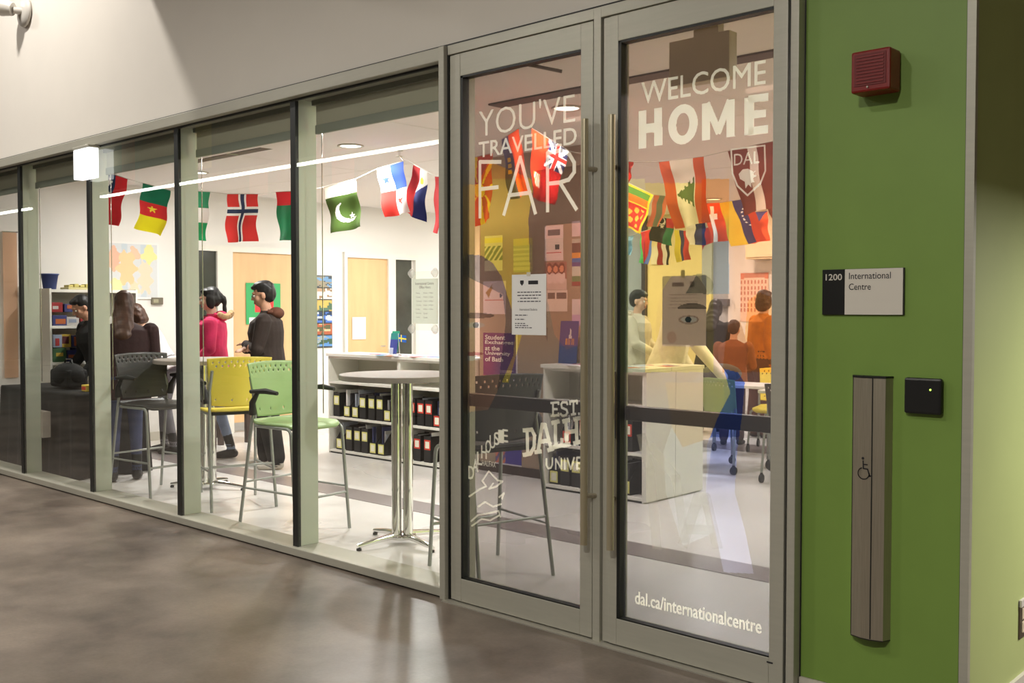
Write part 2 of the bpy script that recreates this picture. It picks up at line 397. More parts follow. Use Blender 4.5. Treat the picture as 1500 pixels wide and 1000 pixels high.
# ------------------------------------------------------------------ glazed front
HEAD0, HEAD1, SILL = 2.768, 2.838, .055
MX = [-9.31, -7.963, -6.597, -5.208]
struct(box('trim_10', -11, -1.868, -.02, .17, HEAD1, 2.852, alu_dark))
struct(MB().box(-11, -3.86, -.05, .17, HEAD0, HEAD1, 0, .004).build('trim_11', alu_m))
struct(MB().box(-11, -3.86, -.035, .17, .008, SILL, 0, .004).box(-11, -3.86, -.02, .17, 0, .008, 1).build('trim_12', [alu_m, alu_dark]))
edges = [-10.66]+MX+[-3.865]
for i in range(5):
    x0, x1 = edges[i]+.02, edges[i+1]-.02
    w = struct(bpy.data.objects.new('window_%d' % (i+1), None)); C.objects.link(w)
    box('glass_pane', x0, x1, .002, .012, SILL-.02, HEAD0+.02, glass_m, w)
    box('gasket', x0, x1, -.004, .014, HEAD0-.012, HEAD0, gasket_m, w)
    # roller blind rolled up under the head, with its bottom bar and bead chain
    if i >= 0:
        bl = thing('roller_blind', ['grey roller blind rolled up in the leftmost glass pane', 'grey roller blind rolled up above the dark covered table',
              'grey roller blind rolled up above the black stool', 'grey roller blind rolled up above the yellow and green stools',
              'grey roller blind rolled up above the round table near the doors'][i], 'blind', ((x0+x1)/2, .13, HEAD0))
        hw = (x1-x0)/2-.03
        box('cassette', -hw, hw, -.03, .05, -.03, .06, mat('blind_cassette', rgb(120, 122, 112), .5), bl)
        box('blind_cloth', -hw+.02, hw-.02, -.012, -.006, -.15, -.03, mat('blind_cloth', rgb(176, 172, 154), .9), bl)
        box('bottom_bar', -hw+.02, hw-.02, -.022, .002, -.205, -.15, mat('blind_bar', rgb(138, 142, 130), .6), bl, .004)
        MB().tube([(-hw+.06, .0, -.03), (-hw+.06, .0, -1.9)], .0035, 6).build('bead_chain', chrome_m, bl)
for i, x in enumerate([-10.66]+MX):
    mu = tag(bpy.data.objects.new('mullion', None), ['slim mullion at the left end of the glass front', 'mullion left of the dark covered table', 'mullion behind the bright exit sign',
         'mullion between the black stool and the yellow stool', 'mullion crossing the green stool'][i], 'mullion')
    C.objects.link(mu); mu.location = (x, 0, 0); mu['kind'] = 'structure'
    box('joint', -.026, .026, -.003, .02, SILL, HEAD0, gasket_m, mu)
    box('post', -.02, .02, .022, .155, SILL, HEAD0, mull_m, mu, .002)
# jamb post between the panes and the doors, centre post, right jamb, door head
struct(MB().box(-3.865, -3.825, -.055, .17, 0, HEAD1, 0, .003).build('trim_13', alu_m))
struct(MB().box(-3.825, -3.812, -.03, .028, 0, HEAD1).build('trim_14', gasket_m))
struct(MB().box(-2.868, -2.828, -.04, .17, 0, HEAD1, 0, .002).build('trim_15', alu_m))
struct(MB().box(-1.918, -1.906, -.03, .17, 0, HEAD1).build('trim_16', gasket_m))
struct(MB().box(-1.906, -1.872, -.05, .17, 0, HEAD1, 0, .003).build('trim_17', alu_m))
struct(MB().box(-1.872, -1.867, -.002, .17, 0, HEAD1).build('trim_18', gasket_m))
struct(MB().box(-3.812, -2.868, -.04, .17, 2.79, HEAD1, 0, .002).box(-2.828, -1.918, -.04, .17, 2.79, HEAD1, 0, .002).build('trim_19', alu_m))
struct(box('trim_20', -3.83, -1.87, -.075, .17, -.02, .006, mat('threshold_strip', rgb(176, 172, 160), .4, .4)))

DOORS = [(-3.808, -2.872, -3.725, -2.945), (-2.822, -1.922, -2.736, -1.986)]
GZ0, GZ1 = .13, 2.672
def mixc(a, b, t): t = max(0, min(1, t)); return tuple(p+(q-p)*t for p, q in zip(a, b))
def sstep(a, b, x): t = max(0, min(1, (x-a)/(b-a))); return t*t*(3-2*t)
def in_poly(x, y, P_):
    r = False; n = len(P_)
    for i in range(n):
        x1, y1 = P_[i]; x2, y2 = P_[(i+1) % n]
        if (y1 > y) != (y2 > y) and x < (x2-x1)*(y-y1)/(y2-y1)+x1: r = not r
    return r
# the printed film: colours are what the film lets through (sRGB)
def film_left(x, y):
    c = mixc((188, 174, 170), (164, 160, 162), sstep(300, 560, y))
    if y < 560: c = mixc(c, (200, 172, 150), .5*sstep(230, 300, y)*(1-sstep(480, 560, y)))
    if in_poly(x, y, [(703, 262), (716, 236), (778, 262), (782, 290), (776, 330), (777, 380), (786, 420), (770, 470), (745, 560), (684, 560)]):
        c = (228, 212, 124) if y > 262 else (226, 186, 120)
    if x < 704 and 270 < y < 560: c = (226, 188, 140)
    if in_poly(x, y, [(786, 250), (857, 240), (857, 330), (820, 330), (798, 332), (800, 400), (802, 500), (780, 440), (776, 390), (774, 320), (780, 280)]): c = (152, 136, 130)
    if in_poly(x, y, [(800, 330), (857, 325), (857, 460), (847, 505), (830, 512), (812, 490), (802, 440)]): c = (206, 170, 152)
    # portrait on the left: dark hair, skin, eye, mouth
    dx, dy = x-688, y-460
    if in_poly(x, y, [(682, 372), (705, 374), (722, 385), (735, 405), (744, 435), (756, 475), (752, 520), (735, 560), (715, 600), (682, 604)]):
        c = (152, 138, 136)
        if y > 405+max(0, (x-684))*.5 and x < 741-.12*abs(y-470): c = (208, 178, 164)
    if abs((x-700)/24)**2+abs((y-462)/4.)**2 < 1 and y < 466: c = (146, 124, 118)
    if ((x-697)/13)**2+((y-476)/4.2)**2 < 1: c = (204, 196, 196)
    if ((x-697)/4.4)**2+((y-476)/4.2)**2 < 1: c = (124, 122, 126)
    if ((x-690)/15)**2+((y-524)/3.8)**2 < 1: c = (214, 208, 214)
    if ((x-690)/18)**2+((y-518)/3)**2 < 1: c = (176, 122, 122)
    if y > 600 and x < 741: c = mixc(c, (188, 184, 180), .3)
    return c
def film_right(x, y):
    c = mixc((196, 178, 172), (178, 175, 178), sstep(520, 640, y)) if y < 780 else mixc((178, 175, 178), (158, 156, 160), sstep(780, 860, y))
    if 225 < y < 545 and x > 1060: c = mixc(c, (204, 172, 148), .8*sstep(225, 300, y)*sstep(1055, 1080, x))
    if y > 268 and y < 545 and 945 < x < 1045: c = (206, 192, 142)
    if y > 262 and y < 545 and x <= 945: c = mixc((206, 198, 168), (170, 176, 160), sstep(320, 380, y))
    if y > 262 and y < 430 and 1028 < x < 1068: c = mixc((208, 160, 120), (160, 164, 168), sstep(300, 345, y))
    if ((x-1025)/20)**2+((y-418)/17)**2 < 1: c = mixc(c, (112, 116, 108), .5)
    # portrait in the middle: face, brow, eye, nose shade
    if ((x-1003)/42)**2+((y-478)/82)**2 < 1 and y > 404:
        on = 970 < x < 1035 and y < 507
        c = (188, 172, 158) if on else mixc(c, (186, 160, 142), .2)
        if on and y < 430 and x > 1004+(430-y)*.6: c = (126, 122, 110)
    if ((x-1014)/21)**2+((y-448-((x-1014)/21)**2*3)/4.4)**2 < 1: c = (118, 108, 98)
    if ((x-1009)/15)**2+((y-468)/6.6)**2 < 1: c = (156, 136, 122)
    if ((x-1009)/12)**2+((y-468)/4.4)**2 < 1: c = (172, 172, 166)
    if ((x-1008)/4.6)**2+((y-468)/4.6)**2 < 1: c = (56, 68, 72)
    if ((x-984)/7)**2+((y-494)/9)**2 < 1: c = mixc(c, (170, 138, 122), .5)
    # orange figure at the right
    if in_poly(x, y, [(1096, 440), (1112, 428), (1128, 434), (1134, 455), (1142, 470), (1142, 545), (1094, 545), (1090, 510), (1092, 480)]): c = (204, 162, 116)
    if in_poly(x, y, [(1066, 476), (1084, 470), (1090, 488), (1096, 510), (1092, 545), (1058, 545), (1062, 505)]): c = (186, 148, 118)
    # shirt lettering panel, blue strap
    if in_poly(x, y, [(975, 560), (1060, 560), (1062, 600), (1044, 640), (1000, 655), (984, 625)]): c = mixc(c, (204, 180, 150), .4)
    if in_poly(x, y, [(1060, 540), (1080, 545), (1091, 560), (1088, 600), (1080, 660), (1076, 720), (1092, 780), (1104, 840), (1060, 838), (1048, 780), (1034, 720), (1036, 650), (1052, 610), (1070, 575)]):
        c = (92, 112, 186) if y < 640 else mixc((140, 152, 206), (186, 186, 206), sstep(640, 740, y))
    if in_poly(x, y, [(984, 625), (1000, 655), (1044, 640), (1034, 720), (1046, 780), (1000, 800), (975, 720), (972, 660)]): c = mixc(c, (196, 200, 212), .5)
    return c
def film_obj(i, par, bv=()):
    x0, x1 = DOORS[i][2], DOORS[i][3]; fn = film_left if i == 0 else film_right
    Yf = -.0012
    def col(u, v):
        X = x0+(x1-x0)*u; Z = GZ1+(GZ0-GZ1)*v
        px, py = pixel((X, Yf, Z)); c = fn(px, py)
        for b_ in bv:                                   # the film is left clear where a letter stands
            if b_.ray_cast(Vector((X, -1, Z)), Vector((0, 1, 0)), 2)[0] is not None: return (250, 248, 244)
        return tuple(min(255, k*1.05) for k in c)
    if i == 1:                                          # finer lower part where the small web address is cut
        zs_ = .40
        def part(n1, n2, za, zb):
            def c2(u, v): return col(u, (GZ1-(za+(zb-za)*v))/(GZ1-GZ0))
            return grid_print('printed_film', n1, n2, lambda u, v: (x0+(x1-x0)*u, Yf, za+(zb-za)*v), c2, film_m, par)
        part(230, 560, GZ1, zs_); return part(420, 160, zs_, GZ0)
    return grid_print('printed_film', 230, 640, lambda u, v: (x0+(x1-x0)*u, Yf, GZ1+(GZ0-GZ1)*v), col, film_m, par)
GY = -.0035
def fit(text, pts, name, par, m, offset=0., spacing=1., Y=GY):
    "pts: photo corners TL, BL, TR, BR of the line of lettering, taken to the glass plane"
    tl, bl, tr, br = [sight(px, py, Y) for px, py in pts]
    z0 = (bl.z+br.z)/2; z1 = (tl.z+tr.z)/2
    return text_on_y(name, text, (tl.x+bl.x)/2, (tr.x+br.x)/2, z0, z1, Y, m, par, offset, spacing)
def strokes(name, lines, w, par, m, Y=GY):
    "poly-lines drawn at photo pixels on the glass plane as flat bands w metres wide"
    mb = MB()
    for ln in lines:
        ww = w
        if isinstance(ln[0], (int, float)): ww = ln[0]; ln = ln[1:]
        pts = [sight(px, py, Y) for px, py in ln]
        for a, b in zip(pts, pts[1:]):
            d = (b-a); L = d.length
            if L < 1e-6: continue
            d /= L; n = Vector((-d.z, 0, d.x))*ww/2; a2 = a-d*ww*.3; b2 = b+d*ww*.3
            mb.add([a2-n, b2-n, b2+n, a2+n], [(0, 1, 2, 3)])
    return mb.build(name, m, par)
for i, (x0, x1, g0, g1) in enumerate(DOORS):
    d = struct(bpy.data.objects.new('door_%d' % (i+1), None)); C.objects.link(d)
    d['label'] = ['glass door lettered YOU\'VE TRAVELLED FAR in an aluminium frame', 'glass door lettered WELCOME HOME in an aluminium frame'][i]
    f0, f1 = x0+.038, x1-.003
    MB().box(x0+.003, x0+.040, -.03, .03, .012, 2.786, 0, .002).build('hinge_stile', alu_m, d)
    MB().box(x0+.0425, g0, -.036, .03, .012, 2.786, 0, .003).build('stile', alu_m, d)
    MB().box(g1, f1, -.036, .03, .012, 2.786, 0, .003).build('stile', alu_m, d)
    MB().box(g0, g1, -.036, .03, GZ1, 2.786, 0, .003).build('top_rail', alu_m, d)
    MB().box(g0, g1, -.036, .03, .012, GZ0, 0, .003).build('bottom_rail', alu_m, d)
    MB().box(g0, g0+.016, -.034, .012, GZ0, GZ1).box(g0, g1, -.034, .012, GZ1-.01, GZ1).box(g0, g1, -.034, .0, GZ0, GZ0+.006).build('gasket', gasket_m, d)
    box('glass_pane', g0, g1, .0, .012, GZ0, GZ1, glass_m, d)
    MB().box(g0-.03, g1+.03, .045, .085, 1.005, 1.07, 0, .004).box(g0-.03, g0+.01, .03, .05, 1.01, 1.06).box(g1-.01, g1+.03, .03, .05, 1.01, 1.06).build('push_bar', mat('dark_push_bar', rgb(86, 82, 74), .4, .3), d)
    hx = -2.882 if i == 0 else -2.733
    hd = MB().tube([(hx, -.085, .445), (hx, -.085, 2.345)], .0165, 20).build('pull_handle', mat('satin_handle', rgb(186, 176, 148), .35, .6), d)
    for z in (.665, 2.125):
        MB().tube([(hx, -.085, z), (hx+(.03 if i == 0 else -.02), -.034, z)], .011, 12).build('standoff', steel_m, hd)
    if i == 1: MB().box(hx-.045, hx-.005, -.05, -.036, .93, 1.23, 0, .005).tube([(hx-.03, -.056, 1.1), (hx-.03, -.045, 1.1)], .012, 12).build('lock_plate', chrome_m, d)
    if i == 0:
        fit("YOU'VE", [(698, 157), (705, 198), (841, 142), (843, 180)], 'lettering', d, vinyl_m, -.012)
        fit('TRAVELLED', [(700, 206), (702, 229), (845, 188), (844, 213)], 'lettering', d, vinyl_m, .004)
        strokes('lettering', [[(703, 318), (703, 237), (733, 237)], [(703, 277), (729, 274)],
                [(738, 314), (762, 230), (784, 312)], [(745, 286), (777, 282)],
                [(802, 309), (802, 224), (822, 220), (834, 226), (841, 238), (841, 252), (833, 263), (820, 267), (802, 269)], [(820, 267), (844, 306)]], .019, d, vinyl_m)
        # slab letters of the printed shirt: EST. / DALH / UNIVE
        def slab(letters, w):
            return strokes('lettering', letters, w, d, vinyl_soft)
        slab([[(810, 590), (810, 609)], [(807, 590), (818, 589), (818, 592)], [(810, 599), (816, 599)], [(807, 609), (818, 608), (818, 605)],
              [(831, 592), (830, 589), (824, 589), (822, 592), (823, 597), (830, 600), (831, 604), (829, 608), (824, 609), (821, 606)],
              [(835, 592), (835, 588), (845, 587), (845, 591)], [(840, 588), (840, 607)], [(837, 607), (843, 606)], [(848, 605), (848, 607)]], .011)
        slab([[(769, 630), (779, 629), (783, 638), (782, 655), (777, 664), (769, 666)], [(772, 630), (773, 665)], [(767, 630), (772, 630)], [(767, 666), (773, 665)],
              [(788, 661), (794, 622), (798, 622), (807, 657)], [(790, 647), (803, 645)], [(784, 662), (792, 661)], [(803, 659), (810, 657)],
              [(813, 618), (814, 655)], [(809, 619), (818, 617)], [(811, 655), (823, 652), (823, 643)],
              [(829, 616), (830, 651)], [(825, 617), (833, 615)], [(826, 652), (834, 650)], [(844, 613), (845, 648)], [(830, 633), (844, 631)], [(841, 614), (849, 612)], [(841, 649), (849, 647)],
              [(857, 612), (852, 620), (851, 636), (856, 645)]], .02)
        slab([[(800, 672), (800, 681), (803, 686), (807, 685), (809, 680), (809, 671)], [(814, 687), (814, 672), (822, 686), (822, 671)], [(827, 671), (827, 687)],
              [(831, 671), (836, 687), (841, 670)], [(852, 670), (845, 670), (845, 686), (852, 686)], [(845, 678), (850, 678)]], .009)
        # arched lettering and a ship outline of the second shirt
        arc = 'DALHOUSIE'
        for k, ch in enumerate(arc):
            t = k/8; cx_ = 690+t*50; cy_ = 692-54*math.sin(t*PI*.5)-0; a0 = sight(cx_-4, cy_+9, GY); a1 = sight(cx_+4, cy_-9, GY)
            text_on_y('letter', ch, a0.x, a1.x, a0.z, a1.z, GY, vinyl_soft, d, .01)
        fit('HALIFAX', [(706, 682), (706, 690), (726, 668), (726, 676)], 'lettering', d, vinyl_soft, 0.)
        strokes('emblem', [[(687, 727), (703, 716), (712, 712), (706, 704), (716, 690), (728, 703), (736, 705), (727, 712), (716, 716), (722, 708)],
                           [(731, 728), (738, 722), (735, 730)], [(700, 742), (710, 735), (722, 742), (734, 738)], [(690, 763), (700, 754), (714, 752), (730, 748), (733, 757)],
                           [(691, 770), (705, 760), (718, 762), (732, 754)]], .008, d, vinyl_soft)
    else:
        fit('WELCOME', [(932, 121), (947, 151), (1121, 89), (1122, 123)], 'lettering', d, vinyl_m, .0)
        strokes('lettering', [[(941, 166), (941, 213)], [(964, 162), (964, 209)], [(941, 189), (964, 186)]], .04, d, vinyl_m)
        oc, orad = sight(1000, 182, GY), (.073, .083)
        mo = MB(); inn = (.033, .048)
        for k in range(32):
            a0, a1 = 2*PI*k/32, 2*PI*(k+1)/32
            mo.add([(oc.x+math.cos(a)*rr_[0], GY, oc.z+math.sin(a)*rr_[1]) for a, rr_ in ((a0, inn), (a0, orad), (a1, orad), (a1, inn))], [(0, 1, 2, 3)])
        mo.build('lettering', vinyl_m, d)
        strokes('lettering', [[(1034, 155), (1034, 201)], [(1070, 150), (1070, 196)], [.03, (1036, 154), (1052, 192)], [.03, (1052, 192), (1068, 150)]], .038, d, vinyl_m)
        strokes('lettering', [[(1097, 147), (1097, 193)], [.03, (1099, 145), (1122, 142)], [.03, (1099, 168), (1119, 166)], [.03, (1099, 192), (1122, 189)]], .042, d, vinyl_m)
        fit('dal.ca/internationalcentre', [(930, 868), (930, 887), (1115, 904), (1115, 925)], 'web_address', d, vinyl_m, .008)
        fit('DAL', [(1075, 225), (1075, 242), (1112, 222), (1112, 239)], 'lettering', d, vinyl_soft, .0)
        strokes('crest', [[(1071, 219), (1120, 213), (1121, 250), (1114, 268), (1095, 286), (1080, 272), (1073, 254), (1071, 219)]], .007, d, vinyl_soft)
        mb = MB()
        eagle = [(1088, 248), (1096, 247), (1104, 252), (1106, 250), (1103, 256), (1109, 257), (1102, 261), (1105, 266), (1100, 268), (1101, 275), (1096, 270), (1092, 276), (1091, 266), (1084, 262), (1082, 255)]
        pts = [sight(a, b, GY) for a, b in eagle]
        mb.add(pts, [tuple(range(len(pts)))]); mb.build('crest', vinyl_soft, d)
        strokes('faint_lettering', [[(.05)]+[(1001, 795), (1022, 730), (1034, 730), (1050, 798)], [(.04)]+[(1008, 775), (1042, 776)],
                              [(.05)]+[(962, 800), (952, 690), (940, 640)], [(.045)]+[(955, 655), (990, 700), (1003, 790)]], .05, d, vinyl_mat('faint_white_ink', .22, rgb(236, 232, 214)))
        a_, b_ = sight(1123, 970, -.037), sight(1132, 966, -.037)
        box('maker_mark', a_.x, b_.x, -.0375, -.0362, a_.z, a_.z+.006, ink_m, d)
    letters = [ch for ch in d.children if ch.name.split('.')[0] in ('lettering', 'letter', 'crest', 'emblem', 'web_address')]
    bv = []
    for ch in letters:
        bv.append(BVHTree.FromPolygons([v.co[:] for v in ch.data.vertices], [tuple(p.vertices) for p in ch.data.polygons]))
    film_obj(i, d, bv)
# closer arm inside the left door, and its twin at the right door
for k, (xa, lab) in enumerate([(-3.5, 'door closer arm inside the left glass door'), (-2.08, 'door closer arm at the top right of the right glass door')]):
    t = thing('door_closer', lab, 'door closer', (xa, .06, 2.72))
    box('closer_body', -.02, .2, -.01, .05, .0, .05, mat('closer_grey', rgb(120, 106, 92), .4, .3), t)
    MB().tube([(.04, .02, 0), (.22, .17, -.05)], .009, 8).build('arm', mat('closer_grey', None), t)
    MB().tube([(.02, .03, 0), (.2, .16, -.04)], .006, 8).build('link', mat('closer_grey', None), t)

# ------------------------------------------------------------------ hall fixtures
t = thing('exit_sign', 'bright white box exit sign hanging under the window head at the left', 'exit sign', (-7.87, -.058, 2.63))
box('lit_face', -.135, .135, -.04, .04, -.115, .115, exit_m, t, .006)
box('top_housing', -.14, .14, -.045, .045, .115, .135, alu_m, t, .003)
MB().tube([(0, 0, .13), (0, .01, .15)], .012, 8).build('bracket', alu_m, t)

t = thing('spot_lamp', 'white emergency spot lamp on a round plate high on the white wall', 'lamp', (-9.10, 0, 4.05))
MB().lathe([(0, 0), (.115, 0), (.13, .012), (.125, .03), (.06, .045), (0, .05)], 40).build('wall_plate', mat('lamp_white', rgb(206, 202, 194), .35), t).rotation_euler = (PI/2, 0, 0)
MB().tube([(0, -.04, 0), (-.02, -.10, .0)], .028, 16).build('swivel', mat('lamp_white', None), t)
MB().tube([(-.03, -.10, .01), (-.10, -.16, .03)], [.055, .075], 24).tube([(-.101, -.161, .0301), (-.112, -.17, .033)], [.066, .066], 24, 1).build('lamp_head', [mat('lamp_white', None), mat('lamp_lens', rgb(120, 116, 106), .2)], t)

# fire alarm
t = thing('fire_alarm', 'dark red fire alarm box high on the green wall', 'fire alarm', (-1.57, 0, 2.35))
box('housing', -.072, .072, -.1, -.006, -.074, .074, red_m, t, .008)
box('back_plate', -.062, .062, -.006, 0, -.064, .064, red_dark, t)
g = MB().box(-.058, .058, -.102, -.0995, -.052, .06)
g.build('grille', red_dark, t)
sl = MB()
for k in range(9): sl.box(-.05, .05, -.1045, -.102, -.044+k*.0115, -.039+k*.0115)
tag(sl.build('louvre', red_m, t), kind='stuff')
MB().ball((-.008, -.1035, -.058), .004, 10).build('led', mat('pale_led', rgb(210, 200, 190), .3), t)

# room sign
t = thing('room_sign', 'black and white room sign reading 1200 International Centre', 'sign', (-1.632, 0, 1.566))
box('back_plate', -.156, .156, -.008, 0, -.085, .085, alu_dark, t, .001)
box('number_panel', -.155, -.066, -.0105, -.008, -.084, .084, mat('sign_black', rgb(18, 18, 17), .4), t)
box('name_panel', -.066, .152, -.0105, -.008, -.084, .084, mat('sign_white', rgb(210, 204, 192), .5), t)
text_on_y('lettering', '1200', -.142, -.077, .044, .068, -.011, mat('sign_white', None), t, .012)
text_on_y('lettering', 'International', -.05, .108, .047, .071, -.011, ink_m, t, .004)
text_on_y('lettering', 'Centre', -.05, .034, .007, .031, -.011, ink_m, t, .004)

# door operator push bar with the wheelchair symbol
t = thing('door_opener', 'tall brushed steel push column with a wheelchair symbol on the green wall', 'door opener', (-1.588, 0, .297))
P_ = [(-.075, 0), (-.062, -.036), (-.018, -.05), (.016, -.05), (.06, -.036), (.073, 0)]
MB().prism(P_, 'z', 0, .955).build('column', steel_m, t)
MB().prism([(u*1.03, w*1.04) for u, w in P_], 'z', .955, .962).build('top_cap', black_pl, t)
MB().prism([(u*1.0, w*1.0) for u, w in P_], 'z', -.004, 0).build('bottom_cap', alu_dark, t)
box('seam', .016, .020, -.0508, -.03, .002, .955, gasket_m, t)
box('seam', -.0625, -.0605, -.0375, -.02, .002, .955, alu_dark, t)
yy = -.0512
def flat(mb, pts, w):
    for a, b in zip(pts, pts[1:]):
        a = Vector((a[0], 0, a[1])); b = Vector((b[0], 0, b[1])); dd = (b-a).normalized(); n = Vector((-dd.z, 0, dd.x))*w/2
        a = a-dd*w*.25; b = b+dd*w*.25
        mb.add([(p.x, yy, p.z) for p in (a-n, b-n, b+n, a+n)], [(0, 1, 2, 3)])
sy = MB(); cx_, cz_ = -.012, .612
flat(sy, [(cx_+.021*math.cos(a), cz_-.006+.021*math.sin(a)) for a in [math.radians(k) for k in range(110, 375, 15)]], .004)
flat(sy, [(cx_-.002, cz_+.04), (cx_-.001, cz_+.012), (cx_+.015, cz_+.011), (cx_+.023, cz_-.014), (cx_+.031, cz_-.012)], .005)
flat(sy, [(cx_, cz_+.027), (cx_+.014, cz_+.027)], .0045)
sy.add([(cx_-.003+.0052*math.cos(k*PI/6), yy, cz_+.049+.0052*math.sin(k*PI/6)) for k in range(12)], [tuple(range(12))])
sy.build('wheelchair_symbol', ink_m, t)

t = thing('card_reader', 'small black square card reader with a green light on the green wall', 'card reader', (-1.40, 0, 1.195))
box('housing', -.066, .066, -.026, -.003, -.064, .064, black_pl, t, .008)
box('back_plate', -.06, .06, -.003, 0, -.058, .058, alu_dark, t)
MB().ball((.028, -.0262, .024), .0036, 10).build('status_light', led_m, t)

t = thing('wall_outlet', 'steel power outlet plate low on the pale green return wall', 'outlet', (X_R, .585, .305))
box('cover_plate', 0, .006, -.045, .045, -.075, .075, mat('outlet_steel', rgb(112, 100, 90), .35, .8), t, .002)
box('top_lip', .0, .012, -.045, .045, .05, .078, mat('outlet_lip', rgb(206, 200, 192), .4), t, .002)
for z in (.022, -.03):
    s_ = box('socket', .006, .011, -.026, .026, z-.021, z+.021, mat('outlet_ivory', rgb(214, 200, 172), .5), t, .004)
    MB().box(.011, .0113, -.012, -.009, z-.008, z+.008).box(.011, .0113, .009, .012, z-.008, z+.008).build('slot', ink_m, s_)

# hall furniture of light that shows only as reflections in the glass
for (a, b), lab in zip([(-29.5, -26.95), (-23.0, -11.45), (-9.1, -8.3), (-6.3, -3.9)],
        ['far hall linear lamp at the left end of the row', 'long hall linear lamp hanging over the hall', 'short hall linear lamp in the middle of the row', 'hall linear lamp nearest the doors']):
    t = thing('linear_lamp', lab, 'lamp', ((a+b)/2, -7.2, 4.1), 0, 'linear lamps over the hall')
    box('housing', -(b-a)/2, (b-a)/2, -.04, .04, .012, .09, alu_m, t)
    box('diffuser', -(b-a)/2, (b-a)/2, -.04, .04, -.035, .012, tube_m, t)
    for x in (-(b-a)/2+.1, (b-a)/2-.1): MB().tube([(x, 0, .09), (x, 0, 2.9)], .004, 6).build('cable', chrome_m, t)
for x, z0, z1, col, lab in [(-19.28, 3.95, 5.3, (196, 40, 36), 'red cloth banner hanging across the hall'), (-16.48, 4.0, 5.3, (206, 186, 60), 'yellow cloth banner hanging across the hall'),
        (-14.75, 3.39, 3.9, (220, 110, 110), 'narrow pink cloth banner hanging across the hall'), (-12.48, 3.42, 3.95, (222, 104, 100), 'wide pink cloth banner hanging across the hall')]:
    t = thing('hall_banner', lab, 'banner', (x*1.26, -8.5, 1.5+(z1-1.5)*1.26), 0, 'banners across the hall')
    grid_print('banner_cloth', 6, 8, lambda u, v, z0=z0, z1=z1: ((u-.5)*.7, .02*math.sin(u*9), (z0-z1)*1.26*v), lambda u, v, col=col: col, cloth_m, t)
    MB().tube([(-.38, 0, 0), (.38, 0, 0)], .012, 8).build('rod', chrome_m, t)

# ------------------------------------------------------------------ signs fixed to the glass
def lines_on(name, x0, x1, zs, Y, h, par, m=None, rag=.25, seed=1, center=False):
    r = random.Random(seed); mb = MB()
    for z in zs:
        w = (x1-x0)*(1-rag*r.random()); a = x0+((x1-x0)-w)/2 if center else x0
        x = a
        while x < a+w:
            ww = r.uniform(.008, .024); mb.box(x, min(x+ww, a+w), Y-.0006, Y, z-h/2, z+h/2); x += ww+.005
    return tag(mb.build(name, m or mat('soft_ink', rgb(96, 92, 96), .8), par), kind='stuff')
t = thing('notice', 'white printed notice taped to the outside of the left glass door', 'notice', (0, 0, 0))
a, b = sight(750, 402.5, -.006), sight(800, 491, -.006)
box('sheet', a.x, b.x, -.007, -.0058, b.z, a.z, paper_m, t)
cx_ = (a.x+b.x)/2; top = a.z; W_ = b.x-a.x
MB().prism([(a.x+.055, top-.028), (a.x+.078, top-.028), (a.x+.078, top-.042), (a.x+.067, top-.054), (a.x+.055, top-.042)], 'y', -.0078, -.007).build('crest', ink_m, t)
box('logo', a.x+.108, a.x+.17, -.0078, -.007, top-.048, top-.03, ink_m, t)
lines_on('printed_lines', a.x+.03, b.x-.025, [top-.085, top-.1, top-.114, top-.129], -.007, .005, t, rag=.35, seed=3, center=True)
text_on_y('lettering', 'International Students', cx_-.058, cx_+.055, top-.173, top-.162, -.0078, mat('soft_ink', None), t)
lines_on('printed_lines', a.x+.022, a.x+.14, [top-.195, top-.215, top-.235, top-.245, top-.255], -.007, .0045, t, rag=.5, seed=5)
box('tape', cx_-.012, cx_+.012, -.0085, -.007, a.z-.008, a.z+.01, mat('tape', rgb(214, 208, 190), .3), t)

t = thing('notice', 'sheet of paper seen from behind, taped inside the right glass door', 'notice', (0, 0, 0))
a, b = sight(970.5, 404.5, .022), sight(1034, 506, .022)
box('sheet', a.x, b.x, .0215, .0227, b.z, a.z, vinyl_mat('paper_back', .97, rgb(214, 208, 202)), t)
box('show_through', a.x+.05, a.x+.11, .0208, .0215, a.z-.045, a.z-.028, mat('paper_ghost', rgb(176, 164, 156), .8), t)
box('show_through', a.x+.14, a.x+.162, .0208, .0215, a.z-.05, a.z-.024, mat('paper_ghost', None), t)
lines_on('show_through', a.x+.03, b.x-.03, [a.z-.08-.014*k for k in range(5)], .0215, .003, t, mat('paper_ghost', None), .3, 8, True)
box('tape', a.x+.095, a.x+.113, .0205, .0225, a.z-.01, a.z+.024, mat('tape', None), t)

clear_rub = vinyl_mat('clear_rubber', .4, rgb(232, 230, 226))
t = thing('opening_hours_sign', 'clear acrylic sheet of office hours stuck with suction cups to the glass', 'sign', (-4.068, .03, 1.545))
box('acrylic_sheet', -.105, .105, -.002, .003, -.155, .16, acryl_m, t)
box('sheet', -.102, .102, .003, .0042, -.12, .12, vinyl_mat('translucent_print', .93, rgb(240, 241, 234)), t)
for x in (-.1, .085):
    for z in (.15, -.148):
        cu_ = MB().lathe([(0, .018), (.012, .018), (.016, .008), (.026, 0), (0, 0)], 20).build('suction_cup', clear_rub, t)
        cu_.location = (x, -.002, z); cu_.rotation_euler = (PI/2, 0, 0)
fm = mat('faded_ink', rgb(128, 122, 122), .8)
text_on_y('lettering', 'International Centre', -.075, .07, .088, .102, .0022, fm, t, .008)
text_on_y('lettering', 'Office Hours', -.045, .045, .068, .083, .0022, fm, t, .008)
